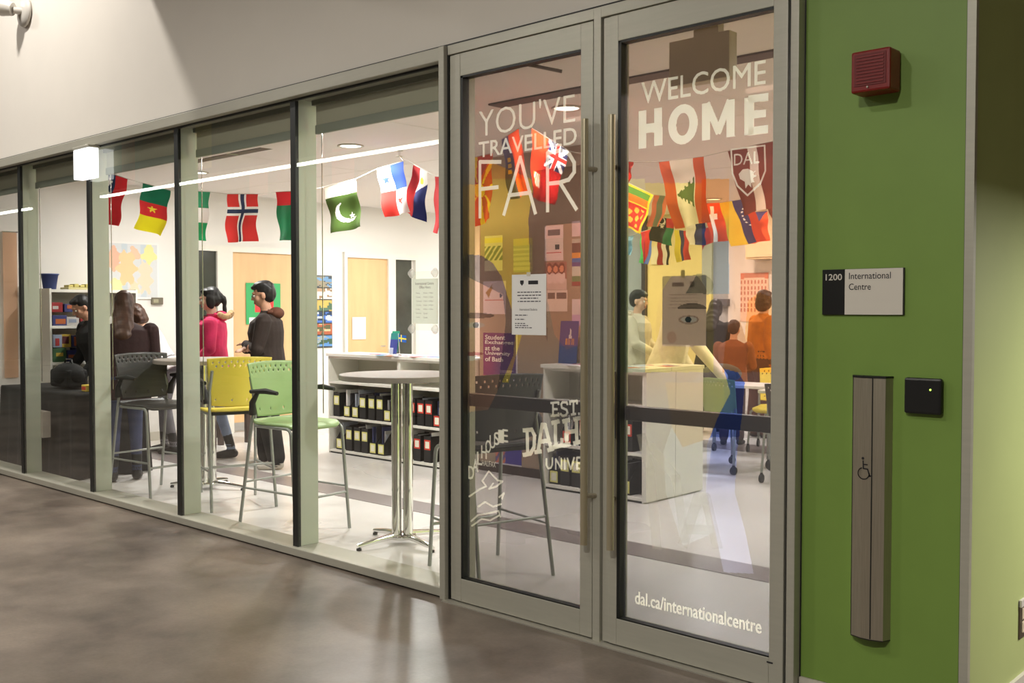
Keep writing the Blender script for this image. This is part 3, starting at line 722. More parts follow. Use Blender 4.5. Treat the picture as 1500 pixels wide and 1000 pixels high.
for k, (dname, hr) in enumerate([('Monday', '9:00am - 4:30pm'), ('Tuesday', '9:00am - 4:30pm'), ('Wednesday', '9:00am - 4:30pm'), ('Thursday', '9:00am - 4:30pm'), ('Friday', '9:00am - 4:30pm'), ('Saturday', 'Closed'), ('Sunday', 'Closed')]):
    z = .043-k*.0215
    text_on_y('lettering', dname, -.07, -.07+.0052*len(dname), z-.004, z+.0045, .0022, fm, t)
    text_on_y('lettering', hr, -.012, -.012+.0052*len(hr), z-.004, z+.0045, .0022, fm, t)

# ceiling mounted box seen from the back behind the right door
a, b = sight(980, 62, .5), sight(1068, 112, .5)
t = thing('hanging_sign_box', 'grey brown sign box hanging from the ceiling behind the right glass door', 'sign', ((a.x+b.x)/2, .5, b.z))
w2 = (b.x-a.x)/2
bxm = mat('sign_box_grey', rgb(186, 172, 142), .5, noise=.04, nscale=8)
box('housing', -w2, w2, 0, .07, 0, a.z-b.z, bxm, t, .004)
box('hanger', -w2*.2, w2*.6, .01, .06, a.z-b.z, CEIL-b.z-.002, bxm, t)

# ------------------------------------------------------------------ downlights and small ceiling fittings
names_pot = {(-9.5, 1.84): 'round downlight above the yellow stool side of the room', (-7.0, 1.84): 'round downlight above the tan display wall end', (-4.6, 4.76): 'round downlight seen above the brown and white flag',
             (-7.0, 4.76): 'round downlight deeper in the room behind the display wall'}
for x, y in POTS:
    t = thing('downlight', names_pot.get((x, y), 'round downlight, %s row from the glass, %s from the left' % ({1.84: 'first', 4.76: 'second', 7.6: 'third'}[y], {-9.5: 'first', -7.0: 'second', -4.6: 'third', -2.4: 'fourth'}[x])), 'downlight', (x, y, CEIL), 0, 'downlights in the room ceiling')
    MB().lathe([(.088, -.001), (.108, -.001), (.112, -.008), (.1, -.012), (.088, -.006), (.088, .03)], 32).build('trim_ring', base_m, t)
    MB().lathe([(0, -.0055), (.088, -.0055), (.088, -.002), (0, -.002)], 32).build('lens', lamp_m, t)
for x, y, lab in [(-6.9, 2.3, 'small sprinkler head where the flag strings meet'), (-3.4, 2.75, 'small sprinkler head above the right glass door')]:
    t = thing('sprinkler', lab, 'sprinkler', (x, y, CEIL))
    MB().tube([(0, 0, 0), (0, 0, -.05)], .01, 8).build('pipe', chrome_m, t)
    MB().lathe([(0, -.05), (.03, -.05), (.032, -.054), (0, -.056)], 16).build('deflector', steel_m, t)
    MB().lathe([(0, -.001), (.035, -.001), (.03, -.008), (0, -.01)], 16).build('plate', base_m, t)

# ------------------------------------------------------------------ end wall: doors, sidelights, posters
XW = X_L
def ybox(name, y0, y1, z0, z1, m, par, x0=0., x1=.03, bev=0.): return box(name, XW+x0, XW+x1, y0, y1, z0, z1, m, par, bev)
for n, (y0, y1, s0, s1, f0, f1, lab) in enumerate([(3.14, 4.28, 2.55, 2.93, 2.5, 4.36, 'maple door behind the man in the black jacket, dark sidelight at its left'),
                                     (4.907, 5.59, 5.72, 6.04, 4.83, 6.14, 'maple door behind the low shelves, dark sidelight at its right')]):
    d = struct(bpy.data.objects.new('door_%d' % (n+3), None)); C.objects.link(d); d['label'] = lab
    ybox('leaf', y0, y1, .02, 2.2, wood_m, d, .0, .02)
    ybox('kick_plate', y0, y1, .02, .12, mat('kick_grey', rgb(170, 168, 164), .4, .5), d, .02, .024)
    ybox('sidelight', s0, s1, .1, 2.2, blk_glass, d, 0, .015)
    for a, b, z0, z1 in [(f0, f1, 2.2, 2.27), (f0, f0+.05, 0, 2.2), (f1-.05, f1, 0, 2.2), (min(y1, s1), max(y0, s0), 0, 2.2)]:
        ybox('frame', a, b, z0, z1, white_lam, d, 0, .05)
    ybox('frame', s0, s1, .0, .1, white_lam, d, 0, .05)
    hy = y0+.08 if n == 0 else y1-.08
    MB().tube([(XW+.03, hy, 1.0), (XW+.07, hy, 1.0), (XW+.07, hy-.09 if n else hy+.09, 1.0)], .009, 8).build('lever', chrome_m, d)
def pic(cols, seed, n=5):
    r = random.Random(seed); blobs = [(r.random(), r.random(), r.uniform(.08, .3), r.uniform(.08, .25), cols[r.randrange(len(cols))]) for _ in range(n*4)]
    def f(u, v):
        c = cols[0]
        for bx, by, rx, ry, k in blobs:
            if ((u-bx)/rx)**2+((v-by)/ry)**2 < 1: c = k
        return c
    return f
def page(head, band, body=(235, 228, 224), lines=(150, 140, 140), seed=1):
    def f(u, v):
        if .08 < u < .92 and .08 < v < .34: return head if (v*9+u*3) % 1.3 > .5 else mixc(head, (60, 50, 50), .4)
        if .08 < u < .92 and .9 < v < .93: return band
        if .1 < u < .85 and .4 < v < .86 and int(v*34) % 2 == 0: return lines
        return body
    return f
def mapfn(u, v):
    if u < .03 or u > .97 or v < .03 or v > .97: return (232, 228, 224)
    for px_, py_, rx, ry, c in [(.82, .2, .13, .16, (226, 218, 150)), (.42, .45, .16, .3, (236, 196, 150)), (.75, .6, .12, .3, (232, 206, 180)), (.2, .3, .14, .2, (222, 176, 150)),
                                (.25, .78, .12, .14, (230, 214, 160)), (.56, .2, .1, .12, (226, 188, 160)), (.55, .8, .1, .12, (236, 206, 176))]:
        if ((u-px_)/(rx*(1+.3*math.sin(v*30))))**2+((v-py_)/(ry*(1+.2*math.sin(u*40))))**2 < 1: return c
    return (190, 200, 208) if (u*3) % 1 < .3 else (206, 208, 210)
sheet_x('world_map', 1.53, 2.2, 1.62, 2.26, XW+.012, mapfn, None, 60, 60, .004, 'large pale map poster with orange and blue areas on the end wall', 'poster')
sheet_x('poster', 3.33, 3.83, 1.32, 1.83, XW+.03, lambda u, v: (232, 60, 60) if .25 < u < .8 and .35 < v < .7 and u+v < 1.4 else ((236, 232, 228) if v > .82 and .1 < u < .9 else (60, 168, 100)), None, 24, 24, .003, 'green poster with a red shape behind the head of the man in black', 'poster')
sheet_x('notice', 4.83+.14, 5.2, 1.1, 1.4, XW+.028, lambda u, v: (238, 234, 230), None, 8, 8, .002, 'blank white sheet taped to the maple door behind the low shelves', 'notice')
r_ = thing('brochure_rack', 'narrow wall rack of travel photo cards left of the second maple door', 'brochure rack', (XW, 4.5, 1.0))
box('rack_back', .0, .01, -.13, .15, 0, .95, mat('rack_grey', rgb(90, 94, 96), .5), r_)
cl = [[(110, 150, 190), (150, 140, 120), (70, 80, 90)], [(220, 214, 206), (180, 150, 120), (150, 120, 90)], [(200, 170, 90), (80, 110, 90), (60, 80, 110)], [(70, 110, 190), (200, 210, 220), (40, 60, 90)], [(170, 90, 60), (90, 90, 60), (200, 180, 140)], [(90, 140, 200), (60, 90, 70), (150, 160, 160)]]
for k in range(6):
    z = .95-.155*(k+1)
    grid_print('photo_card', 10, 10, lambda u, v, z=z: (.014+.01*v, -.12+.26*u, z+.14*(1-v)), pic(cl[k], k+3), print_m, r_)
t = thing('thermostat', 'small grey wall control beside the map poster', 'thermostat', (XW, 2.17, 1.6))
box('housing', 0, .03, -.07, .07, -.04, .04, mat('thermo', rgb(112, 104, 88), .4), t, .004)
box('display', .03, .032, -.05, .01, -.02, .02, mat('thermo_lcd', rgb(160, 156, 130), .3), t)
t = thing('orange_strip', 'narrow orange strip at the far left of the end wall', 'banner', (XW, .55, 0))  # orange strip added on the wall, drawn as cloth on a rod
grid_print('cloth', 4, 10, lambda u, v: (.03+.004*math.sin(v*6), -.07+.14*u, 2.3-1.5*v), lambda u, v: (228, 190, 160), cloth_m, t)
MB().tube([(.03, -.08, 2.3), (.03, .08, 2.3)], .008, 8).build('rod', chrome_m, t)
# back wall pieces
a, b = sight(1085, 400, Y_B-.05), sight(1125, 471, Y_B-.05)
sheet('poster', a.x, b.x, b.z, a.z, Y_B-.05, lambda u, v: (214, 128, 100) if (v < .12 and (u < .14 or u > .86)) else ((196, 130, 108) if (v < .1 or (.12 < v < .8 and int(u*16) % 2 == 0 and int(v*26) % 3)) else (232, 200, 180)), None, 32, 40, .003,
      'printed wall chart with faint columns on the back wall', 'poster')
a, b = sight(1046, 438, Y_B-.1), sight(1066, 448, Y_B-.1)
t = thing('shelf_ledge', 'short dark grey ledge on the back wall beside the yellow wall', 'ledge', (a.x, Y_B-.12, b.z))
box('board', 0, b.x-a.x, 0, .09, 0, a.z-b.z, mat('ledge_grey', rgb(92, 90, 92), .6), t)
box('bracket', .05, .08, .0, .09, -.06, 0, mat('ledge_grey', None), t)
a, b = sight(1095, 320, Y_B-.3), sight(1140, 378, Y_B-.3)
t = thing('wall_cabinet', 'cream wall cabinet high on the back wall at the right', 'cabinet', (a.x, Y_B-.35, b.z))
box('body', 0, 1.2, 0, .3, 0, .9, mat('cream_cabinet', rgb(226, 206, 168), .5), t)
for k in range(2): box('door', .02+.6*k, .58+.6*k, -.02, 0, .02, .88, mat('cream_cabinet', None), t, .004)
a = sight(955, 366, Y_B-.07); b = sight(966, 372, Y_B-.07)
box_o = box('thermostat', a.x, b.x+.06, Y_B-.1, Y_B-.06, b.z-.15, a.z+.05, mat('thermo_white', rgb(216, 212, 190), .4)); tag(box_o, 'small pale wall control on the yellow back wall', 'thermostat')

# ------------------------------------------------------------------ posters on the tan display wall
YP = 3.147
def pin(px0, py0, px1, py1, fn, lab, nx=26, ny=34, Y=YP, dy=0.):
    a, b = sight(px0, py0, Y-dy), sight(px1, py1, Y-dy)
    return sheet('poster', a.x, b.x, b.z, a.z, Y-dy, fn, None, nx, ny, .002, lab, 'poster'), a, b
def purple(u, v):
    if v > .9 and u < .55: return (206, 120, 70) if u < .2 else ((120, 90, 60) if u < .38 else (110, 130, 60))
    if u > .965 or v > .965: return (216, 206, 214)
    return mixc((128, 44, 104), (72, 40, 112), sstep(.1, .9, u+v*.3-.1)+.12*math.sin(u*9-v*5))
o, a, b = pin(708, 487, 758, 558, purple, 'purple poster reading Student Exchanges at the University of Bath')
h = a.z-b.z; w = b.x-a.x
for k, s_ in enumerate(['Student', 'Exchanges', 'at the', 'University', 'of Bath']):
    z1 = a.z-h*(.045+.117*k); frac = [.6, .83, .43, .74, .53][k]
    text_on_y('lettering', s_, a.x+w*.06, a.x+w*(.06+frac), z1-h*.1, z1, YP-.003, paper_m, o, .018)
o['label'] = 'purple poster reading Student Exchanges at the University of Bath'
lm = lines_on('printed_lines', a.x+w*.5, b.x-w*.08, [b.z+h*.2, b.z+h*.17, b.z+h*.1, b.z+h*.07], YP-.0025, .008, o, mat('faint_print', rgb(176, 160, 186), .8), .3, 4)
pin(710, 346, 736, 396, lambda u, v: (228, 216, 90) if .06 < v < .22 else ((120, 130, 70) if .3 < v < .72 and (u*7+v*9) % 2 < 1.2 else (216, 208, 170)), 'small poster with a yellow heading band, top left of the display wall')
pin(752, 350, 780, 398, lambda u, v: (196, 186, 96) if v < .2 else ((176, 176, 110) if int(v*14) % 2 else (198, 196, 130)), 'olive poster beside the one with the yellow band')
pin(708, 412, 741, 460, lambda u, v: (172, 128, 66) if in_poly(u, v, [(.1, .35), (.55, .02), (.35, .12), (.42, .2), (.25, .5)]) else ((70, 80, 110) if (u-.78)**2+(v-.44)**2 < .004 else ((200, 120, 110) if .56 < v < .6 and .06 < u < .9 else (222, 204, 206))), 'white flyer with a small brown wedge drawing above the purple poster')
pin(798, 331, 825, 381, lambda u, v: (112, 100, 104) if .12 < v < .28 and .15 < u < .85 else ((50, 50, 60) if .55 < v < .7 and .58 < u < .8 else ((200, 70, 70) if .76 < v < .79 and .1 < u < .9 else ((204, 208, 204) if .35 < v < .7 and int(v*40) % 2 else (232, 214, 220)))), 'white flyer with a red line, right part of the display wall', 30, 42)
def trio(u, v):
    for cx_ in (.22, .5, .78):
        if ((u-cx_)/.1)**2+((v-.26)/.12)**2 < 1: return (222, 150, 116)
        if ((u-cx_)/.15)**2+((v-.24)/.2)**2 < 1: return (128, 66, 46)
        if ((u-cx_)/.17)**2+((v-.56)/.22)**2 < 1: return (230, 206, 206)
    return (168, 116, 100) if v < .6 else (214, 190, 184)
pin(798, 384, 830, 424, trio, 'photo poster of three smiling people on the display wall', 30, 36)
pin(800, 425, 831, 456, lambda u, v: (120, 96, 86) if .12 < v < .42 and (.08 < u < .42 or .5 < u < .95) else (226, 212, 206), 'flyer with two brown photos under the photo of three people')
pin(838, 324, 862, 345, lambda u, v: (226, 206, 214) if u < .5 else (180, 150, 200), 'small pink card at the right of the display wall')
pin(838, 350, 862, 418, lambda u, v: [(196, 190, 180), (120, 84, 70), (120, 84, 70), (230, 160, 70), (90, 120, 190), (110, 80, 140), (206, 206, 196), (206, 206, 196), (120, 140, 90), (160, 80, 70)][min(9, int(v*10))], 'tall colour banded flyer at the right of the display wall')
pin(838, 438, 862, 477, lambda u, v: (222, 212, 220) if v < .6 else (206, 176, 216), 'pale lilac sheet at the right of the display wall')
o, a, b = pin(726, 636, 764, 689, lambda u, v: (66, 52, 146) if v < .84 and u > .38 else ((206, 110, 80) if v < .84 and .5 < v and (u*9+v*7) % 2 < 1 else ((92, 74, 130) if v < .84 else (220, 214, 222))), 'blue and white poster low on the display wall behind the black stool')

# ------------------------------------------------------------------ shelves, worktops and what is on them
CZ = 1.045
def shelf_unit(name, x0, x1, y0, y1, boards, lab, back=True, group=None):
    t = thing(name, lab, 'shelf unit', (x0, y0, 0), 0, group)
    w, d = x1-x0, y1-y0
    box('side_panel', 0, .02, 0, d, 0, CZ-.03, white_lam, t, .001); box('side_panel', w-.02, w, 0, d, 0, CZ-.03, white_lam, t, .001)
    if back: box('back_panel', .02, w-.02, d-.012, d, .03, CZ-.03, shelf_back, t)
    for z in boards: box('shelf_board', .02, w-.02, .0, d-.012, z-.022, z, white_lam, t, .001)
    box('plinth', .02, w-.02, .012, .03, 0, .02, gasket_m, t)
    return t
Bz = [.04, .385, .752, CZ-.03]
shelf_unit('low_shelf', -8.745, -7.62, 2.9, 3.3, Bz, 'low white shelf unit of yellow labelled file boxes', True, 'low white shelf units')
shelf_unit('low_shelf', -7.62, -6.80, 2.9, 3.3, Bz, 'low white shelf unit of red labelled file boxes', True, 'low white shelf units')
shelf_unit('low_shelf', -5.655, -5.13, 2.8, 3.13, Bz, 'low white shelf unit under the display wall posters', True, 'low white shelf units')
shelf_unit('low_shelf', -5.13, -4.62, 2.8, 3.2, Bz, 'low white shelf unit at the corner of the counter', True, 'low white shelf units')
shelf_unit('low_shelf', -4.99, -4.62, 3.2, 3.6, Bz, 'low white shelf unit backing onto the counter corner', True, 'low white shelf units')
o = box('worktop', -8.76, -6.79, 2.88, 3.32, CZ-.03, CZ, white_lam, None, .003); tag(o, 'long white worktop over the file box shelves', 'worktop')
o = box('worktop', -5.67, -4.6, 2.78, 3.135, CZ-.03, CZ, white_lam, None, .003); tag(o, 'white worktop behind the glass doors, along the front', 'worktop')
o = box('worktop', -5.0, -4.6, 3.14, 3.62, CZ-.03, CZ, white_lam, None, .003); tag(o, 'white worktop behind the glass doors, turned towards the back', 'worktop')
for y0, y1 in ((2.8, 3.195), (3.205, 3.6)): pass
o = box('end_panel', -4.62, -4.6, 2.8, 3.197, .012, CZ-.031, white_lam, None, .002); tag(o, 'white front end panel of the counter corner', 'panel', 'end panels of the counter')
o = box('end_panel', -4.62, -4.6, 3.203, 3.6, .012, CZ-.031, white_lam, None, .002); tag(o, 'white rear end panel of the counter corner', 'panel', 'end panels of the counter')

yel = mat('label_yellow', rgb(226, 220, 130), .7); redl = mat('label_red', rgb(206, 62, 44), .7); lab_w = mat('label_white', rgb(238, 234, 214), .8)
box_black = mat('file_box_black', rgb(20, 20, 20), .5, noise=.1, nscale=30)
paper_cols = [mat('folder_%d' % i, rgb(*c), .7) for i, c in enumerate([(226, 222, 220), (60, 66, 110), (206, 204, 206), (44, 42, 46), (190, 196, 210), (70, 68, 72)])]
def make_file(lm, label, group, w=.1, high=False):
    t = thing('file_box', label, 'file box', (0, 0, 0), 0, group)
    d, h, lo = .26, .25, .12
    mb = MB()
    if high:
        for x in (0, w-.004): mb.prism([(0, 0), (d, 0), (d, lo), (d*.55, h), (0, h)], 'x', x, x+.004)
        mb.box(0, w, 0, .004, 0, h).box(0, w, d-.004, d, 0, lo).box(0, w, 0, d, 0, .004)
    else:
        for x in (0, w-.004): mb.prism([(0, 0), (d, 0), (d, h), (d*.45, h), (0, lo)], 'x', x, x+.004)
        mb.box(0, w, 0, .004, 0, lo).box(0, w, d-.004, d, 0, h).box(0, w, 0, d, 0, .004)
    mb.build('box', box_black, t)
    z_ = .12 if high else .015
    l_ = box('label', w*.5-.042, w*.5+.042, -.002, 0, z_, z_+.095, lm, t)
    box('label_face', w*.5-.028, w*.5+.028, -.003, -.002, z_+.015, z_+.08, lab_w, l_)
    return t
def fill(t, seed, w=.1):
    r = random.Random(seed)
    x = .012
    while x < w-.02:
        th = r.uniform(.006, .02); hh = r.uniform(.2, .285); 
        o = box('papers', x, min(x+th, w-.008), .02+r.uniform(0, .03), .24, .008, hh, paper_cols[r.randrange(6)], t)
        x += th+r.uniform(.006, .03)
def row(lm, xs, z, labs, grp, y=2.93, seed=0):
    protos = [None, None]
    for k, x in enumerate(xs):
        hi = 1 if (k*7+seed) % 5 in (1, 2, 4) else 0
        if protos[hi] is None: t = protos[hi] = make_file(lm, labs[k], grp, high=bool(hi))
        else: t = copy_tree(protos[hi])
        t.location = (x, y, z); t['label'] = labs[k]; t['group'] = grp
    for k, t in enumerate([o for o in C.objects if o.get('group') == grp and o.get('category') == 'file box']): fill(t, seed+k)
g1, g2, g3, g4, g5 = 'yellow labelled file boxes, upper shelf', 'yellow labelled file boxes, lower shelf', 'red labelled file boxes, upper shelf', 'red labelled file boxes, lower shelf', 'file boxes behind the glass doors'
def xs_from(pxs, py, lo, hi, y=2.93): return [min(max(sight(p, py, y).x-.05, lo), hi) for p in pxs]
row(yel, xs_from([493, 508, 520, 531, 544, 556, 567], 585, -8.72, -7.745), .386, ['black file box, yellow label, upper shelf, first from the left', 'black file box, yellow label, upper shelf, second from the left', 'black file box, yellow label, upper shelf, third from the left',
    'black file box, yellow label, upper shelf, fourth from the left', 'black file box, yellow label, upper shelf, fifth from the left', 'black file box, yellow label, upper shelf, sixth from the left', 'black file box, yellow label, upper shelf, last before the table legs'], g1, seed=1)
row(yel, xs_from([497, 511, 523, 534, 546, 558], 640, -8.72, -7.745), .041, ['black file box, yellow label, lower shelf, first from the left', 'black file box, yellow label, lower shelf, second from the left', 'black file box, yellow label, lower shelf, third from the left',
    'black file box, yellow label, lower shelf, fourth from the left', 'black file box, yellow label, lower shelf, fifth from the left', 'black file box, yellow label, lower shelf, last before the table legs'], g2, seed=20)
row(redl, xs_from([586, 603, 616, 628, 640, 651], 595, -7.595, -6.925), .386, ['black file box, red label, upper shelf, first from the left', 'black file box, red label, upper shelf, second from the left', 'black file box, red label, upper shelf, third from the left',
    'black file box, red label, upper shelf, fourth from the left', 'black file box, red label, upper shelf, fifth from the left', 'black file box, red label, upper shelf, beside the door post'], g3, seed=40)
row(redl, xs_from([590, 611, 626], 648, -7.595, -6.925), .041, ['black file box, red label, lower shelf, behind the chrome columns', 'black file box, red label, lower shelf, right of the chrome columns', 'black file box, red label, lower shelf, last on the right'], g4, seed=60)
row(yel, [-5.62, -5.50, -5.38, -5.26, -5.0, -4.88], .041, ['black file box low behind the left glass door, first', 'black file box low behind the left glass door, second', 'black file box low behind the left glass door, third', 'black file box low behind the left glass door, fourth',
    'black file box low behind the right glass door, left one', 'black file box low behind the right glass door, right one'], g5, 2.84, 70)
row(redl, [-5.48, -5.3, -5.02, -4.86], .386, ['black file box on the middle shelf behind the left glass door', 'black file box on the middle shelf by the door stile', 'black file box on the middle shelf behind the right door, left', 'black file box on the middle shelf behind the right door, right'], 'file boxes, middle shelf behind the glass doors', 2.84, 90)

# papers and leaflets on the worktops
cols = [(236, 232, 228), (200, 60, 60), (90, 110, 190), (120, 190, 210), (220, 130, 60), (200, 196, 216)]
k = 0
ORD = ['first', 'second', 'third', 'fourth', 'fifth', 'sixth', 'seventh', 'eighth', 'ninth', 'tenth', 'last']
for x0, x1, y0, y1, n in [(-8.3, -6.95, 2.93, 3.25, 11), (-5.5, -4.7, 2.82, 3.06, 6), (-4.95, -4.66, 3.2, 3.5, 3)]:
    for i in range(n):
        x = x0+(x1-x0)*(i+.5)/n; y = random.uniform(y0, y1-.12); a = random.uniform(-.5, .5); z = CZ+.0015
        t = thing('leaflet', ['white leaflet', 'red leaflet', 'blue leaflet', 'pale blue leaflet', 'orange leaflet', 'lilac leaflet'][k % 6]+', %s from the left on ' % ORD[i]+({11: 'the long worktop', 6: 'the counter front behind the doors', 3: 'the turned back counter'}[n]), 'leaflet', (x, y, z+.0002*i), a, 'leaflets on the worktops')
        c = cols[k % 6]; c2 = cols[(k+2) % 6]
        grid_print('sheet', 6, 8, lambda u, v: ((u-.5)*.11, (.5-v)*.17, 0), lambda u, v, c=c, c2=c2: c2 if .1 < v < .35 else c, print_m, t, thick=.0012)
        k += 1
t = thing('leaflet_holder', 'clear leaflet stand with blue and green brochures on the long worktop', 'leaflet holder', (-7.88, 3.05, CZ), .1)
box('stand', -.055, .055, -.02, .03, 0, .06, acryl_m, t)
for j, (c, dx) in enumerate([((60, 70, 150), -.0), ((40, 150, 130), .0)]):
    grid_print('brochure', 8, 10, lambda u, v, j=j: (-.05+.1*u, .0+.018*j+.03*(1-v), .01+.21*(1-v)+.02*j), lambda u, v, c=c: (200, 200, 220) if (v > .7 and u < .5) else (c if v > .25 else mixc(c, (30, 160, 120), .7)), print_m, t, thick=.002)
t = thing('small_flag', 'little blue flag with a yellow cross standing beside the brochures', 'flag', (-7.74, 3.02, CZ))
MB().lathe([(0, 0), (.02, 0), (.018, .008), (0, .01)], 16).build('base', black_pl, t)
MB().tube([(0, 0, 0), (-.02, 0, .22)], .0025, 6).build('pole', white_lam, t)
grid_print('flag_cloth', 16, 10, lambda u, v: (-.015+.11*u, .004*math.sin(u*8), .21-.07*v-.01*u), lambda u, v: (230, 206, 60) if abs(u-.36) < .08 or abs(v-.5) < .13 else (40, 90, 170), cloth_m, t)
t = thing('leaflet_holder', 'campus leaflet with a white dome building standing on the counter', 'leaflet', (-5.72+.06, 3.0, CZ), 0)
grid_print('brochure', 24, 34, lambda u, v: (-.0+.2*u, .07*(1-v)*.5, .36*(1-v)), lambda u, v: (206, 204, 214) if (abs(u-.58) < .1*(v-.12)*3 and .12 < v < .4) else ((196, 140, 60) if .4 < v < .55 and .3 < u < .85 and int(u*20) % 2 else ((46, 70, 130) if v > .6 else (84, 66, 136))), print_m, t, thick=.002)
box('stand', .02, .18, .0, .1, 0, .03, acryl_m, t)
tag(t, cat='leaflet')

# ------------------------------------------------------------------ bar tables
def bar_table(x, y, R_, lab, rz):
    t = thing('bar_table', lab, 'table', (x, y, 0), rz, 'round bar tables')
    MB().lathe([(0, 1.09), (R_-.004, 1.09), (R_, 1.086), (R_, 1.06), (R_-.006, 1.056), (0, 1.056)], 64, sm=False).build('tabletop', table_m, t)
    MB().box(-.16, .16, -.16, .16, 1.045, 1.056).build('mounting_plate', black_pl, t)
    for a in range(4):
        an = a*PI/2+math.radians(8); c, s = math.cos(an), math.sin(an)
        MB().tube([(.052*c, .052*s, .05), (.052*c, .052*s, 1.046)], .03, 24).build('column', chrome_m, t)
    MB().lathe([(0, .035), (.085, .035), (.09, .05), (.085, .062), (0, .062)], 24).build('hub', chrome_m, t)
    for a in range(4):
        an = a*PI/2; c, s = math.cos(an), math.sin(an)
        ft = MB().tube([(.05*c, .05*s, .058), (.2*c, .2*s, .046), (.335*c, .335*s, .028)], [.022, .019, .013], 10).build('foot', chrome_m, t)
        MB().lathe([(0, 0), (.016, 0), (.016, .014), (0, .016)], 12, (.325*c, .325*s, 0)).build('leveller', black_pl, ft)
    return t
bar_table(-4.98, .66, .40, 'round grey bar table on chrome columns near the glass doors', math.radians(-7))
bar_table(-7.70, .86, .42, 'round grey bar table beside the black stool at the left', math.radians(30))

# ------------------------------------------------------------------ stools
def rounded(a, b, c_, r, n=6):
    "quadratic bend at b"
    a, b, c_ = Vector(a), Vector(b), Vector(c_)
    p, q = b+(a-b).normalized()*r, b+(c_-b).normalized()*r
    return [a]+[(1-t)**2*p+2*t*(1-t)*b+t*t*q for t in [i/n for i in range(n+1)]]+[c_]
def shell_back(name, wt, wb, z0, z1, m, par, y0=-.21, lean=.06, bow=.05, rows=((.10,), (.18,), (.86,))):
    nx, ny = 44, 26; v = []; f = []
    for j in range(ny+1):
        t_ = j/ny; w = wb+(wt-wb)*t_
        for i in range(nx+1):
            u = i/nx*2-1; z = z0+(z1-z0)*t_ + .012*(1-u*u)*(1 if t_ > .5 else -1)*(abs(t_-.5)*2)
            v.append((u*w/2, y0-lean*t_+bow*u*u, z))
    holes = set()
    for (r,) in rows:
        j = int((1-r)*ny)
        step = 4
        for i in range(3 if r < .5 else 3, nx-3, step if r < .5 else 12): holes.add((i+(2 if r == .18 else 0), j))
    for j in range(ny):
        for i in range(nx):
            if (i, j) in holes: continue
            f.append((j*(nx+1)+i, j*(nx+1)+i+1, (j+1)*(nx+1)+i+1, (j+1)*(nx+1)+i))
    me = bpy.data.meshes.new(name); me.from_pydata(v, [], f)
    for p in me.polygons: p.use_smooth = True
    o = link(name, me, m, par); md = o.modifiers.new('thickness', 'SOLIDIFY'); md.thickness = .007; md.offset = 0
    return o
def seat_shell(name, w, d, z, m, par):
    nx, ny = 20, 20; v = []; f = []
    for j in range(ny+1):
        for i in range(nx+1):
            u, t_ = i/nx*2-1, j/ny*2-1
            k = (abs(u)**5+abs(t_)**5); s_ = 1/max(1, (abs(u)**6+abs(t_)**6))**(1/6)
            x, y = u*s_*w/2, t_*s_*d/2
            zz = z - .018*(1-u*u)*(1-t_*t_) - (.03*max(0, t_-.55)**2*5) + .012*max(0, -t_-.6)*3
            v.append((x, y, zz))
    for j in range(ny):
        for i in range(nx): f.append((j*(nx+1)+i, j*(nx+1)+i+1, (j+1)*(nx+1)+i+1, (j+1)*(nx+1)+i))
    me = bpy.data.meshes.new(name); me.from_pydata(v, [], f)
    for p in me.polygons: p.use_smooth = True
    o = link(name, me, m, par); md = o.modifiers.new('thickness', 'SOLIDIFY'); md.thickness = .016; md.offset = -1
    return o
def make_stool(m, lab, loc, heading, sz=.745, bh=.355, arms=True, group='bar stools along the glass'):
    "faces local +Y; heading is the world direction it faces"
    t = thing('bar_stool', lab, 'stool', (loc[0], loc[1], 0), math.atan2(-heading[0], heading[1]), group)
    seat_shell('seat', .46, .45, sz, m, t)
    shell_back('backrest', .49, .41, sz+.035, sz+.035+bh, m, t, lean=.05)
    for s in (-1, 1):
        x = s*.225
        MB().tube(rounded((x*.96, -.17, sz-.028), (x*1.0, .2, sz-.028), (x*1.05, .262, .0), .05), .0115, 10).build('leg', frame_m, t)
        MB().tube([(x*1.08, -.315, 0), (x*1.0, -.2, sz-.03), (x*.97, -.175, sz+.14), (x*.93, -.225, sz+.3)], .0115, 10).build('leg', frame_m, t)
        MB().tube([(x*1.045, .228, .29), (x*1.05, -.272, .29)], .008, 8).build('side_bar', frame_m, t)
        if arms:
            am = MB().tube([(x*1.06, -.17, sz+.05), (x*1.1, -.16, sz+.13), (x*1.12, -.1, sz+.20)], [.026, .022, .014], 10)
            am.tube([(x*1.12, -.17, sz+.205), (x*1.12, -.02, sz+.215), (x*1.12, .1, sz+.205)], [.014, .02, .013], 10)
            am.build('armrest', black_pl, t)
    MB().tube([(-.235, .238, .25), (.235, .238, .25)], .0095, 8).build('foot_bar', frame_m, t)
    MB().tube([(-.23, -.262, .33), (.23, -.262, .33)], .008, 8).build('rear_bar', frame_m, t)
    MB().box(-.2, .2, -.18, .18, sz-.04, sz-.018).build('seat_pan', black_pl, t)
    return t
yellow_pl = mat('yellow_plastic', rgb(240, 218, 84), .35, noise=.02, nscale=8)
green_pl = mat('green_plastic', rgb(158, 188, 126), .38, noise=.02, nscale=8)
char_pl = mat('charcoal_plastic', rgb(62, 62, 60), .42, noise=.04, nscale=8)
make_stool(green_pl, 'green plastic bar stool with black arms behind the mullion', (-5.83, .45), (1, .10))
make_stool(yellow_pl, 'yellow plastic bar stool left of the green stool', (-6.98, .67), (-.93, .30))
make_stool(char_pl, 'charcoal bar stool behind the left glass door', (-4.11, .55), (-.96, .24))
make_stool(char_pl, 'charcoal bar stool in front of the round table at the left', (-7.82, .48), (1, .10))

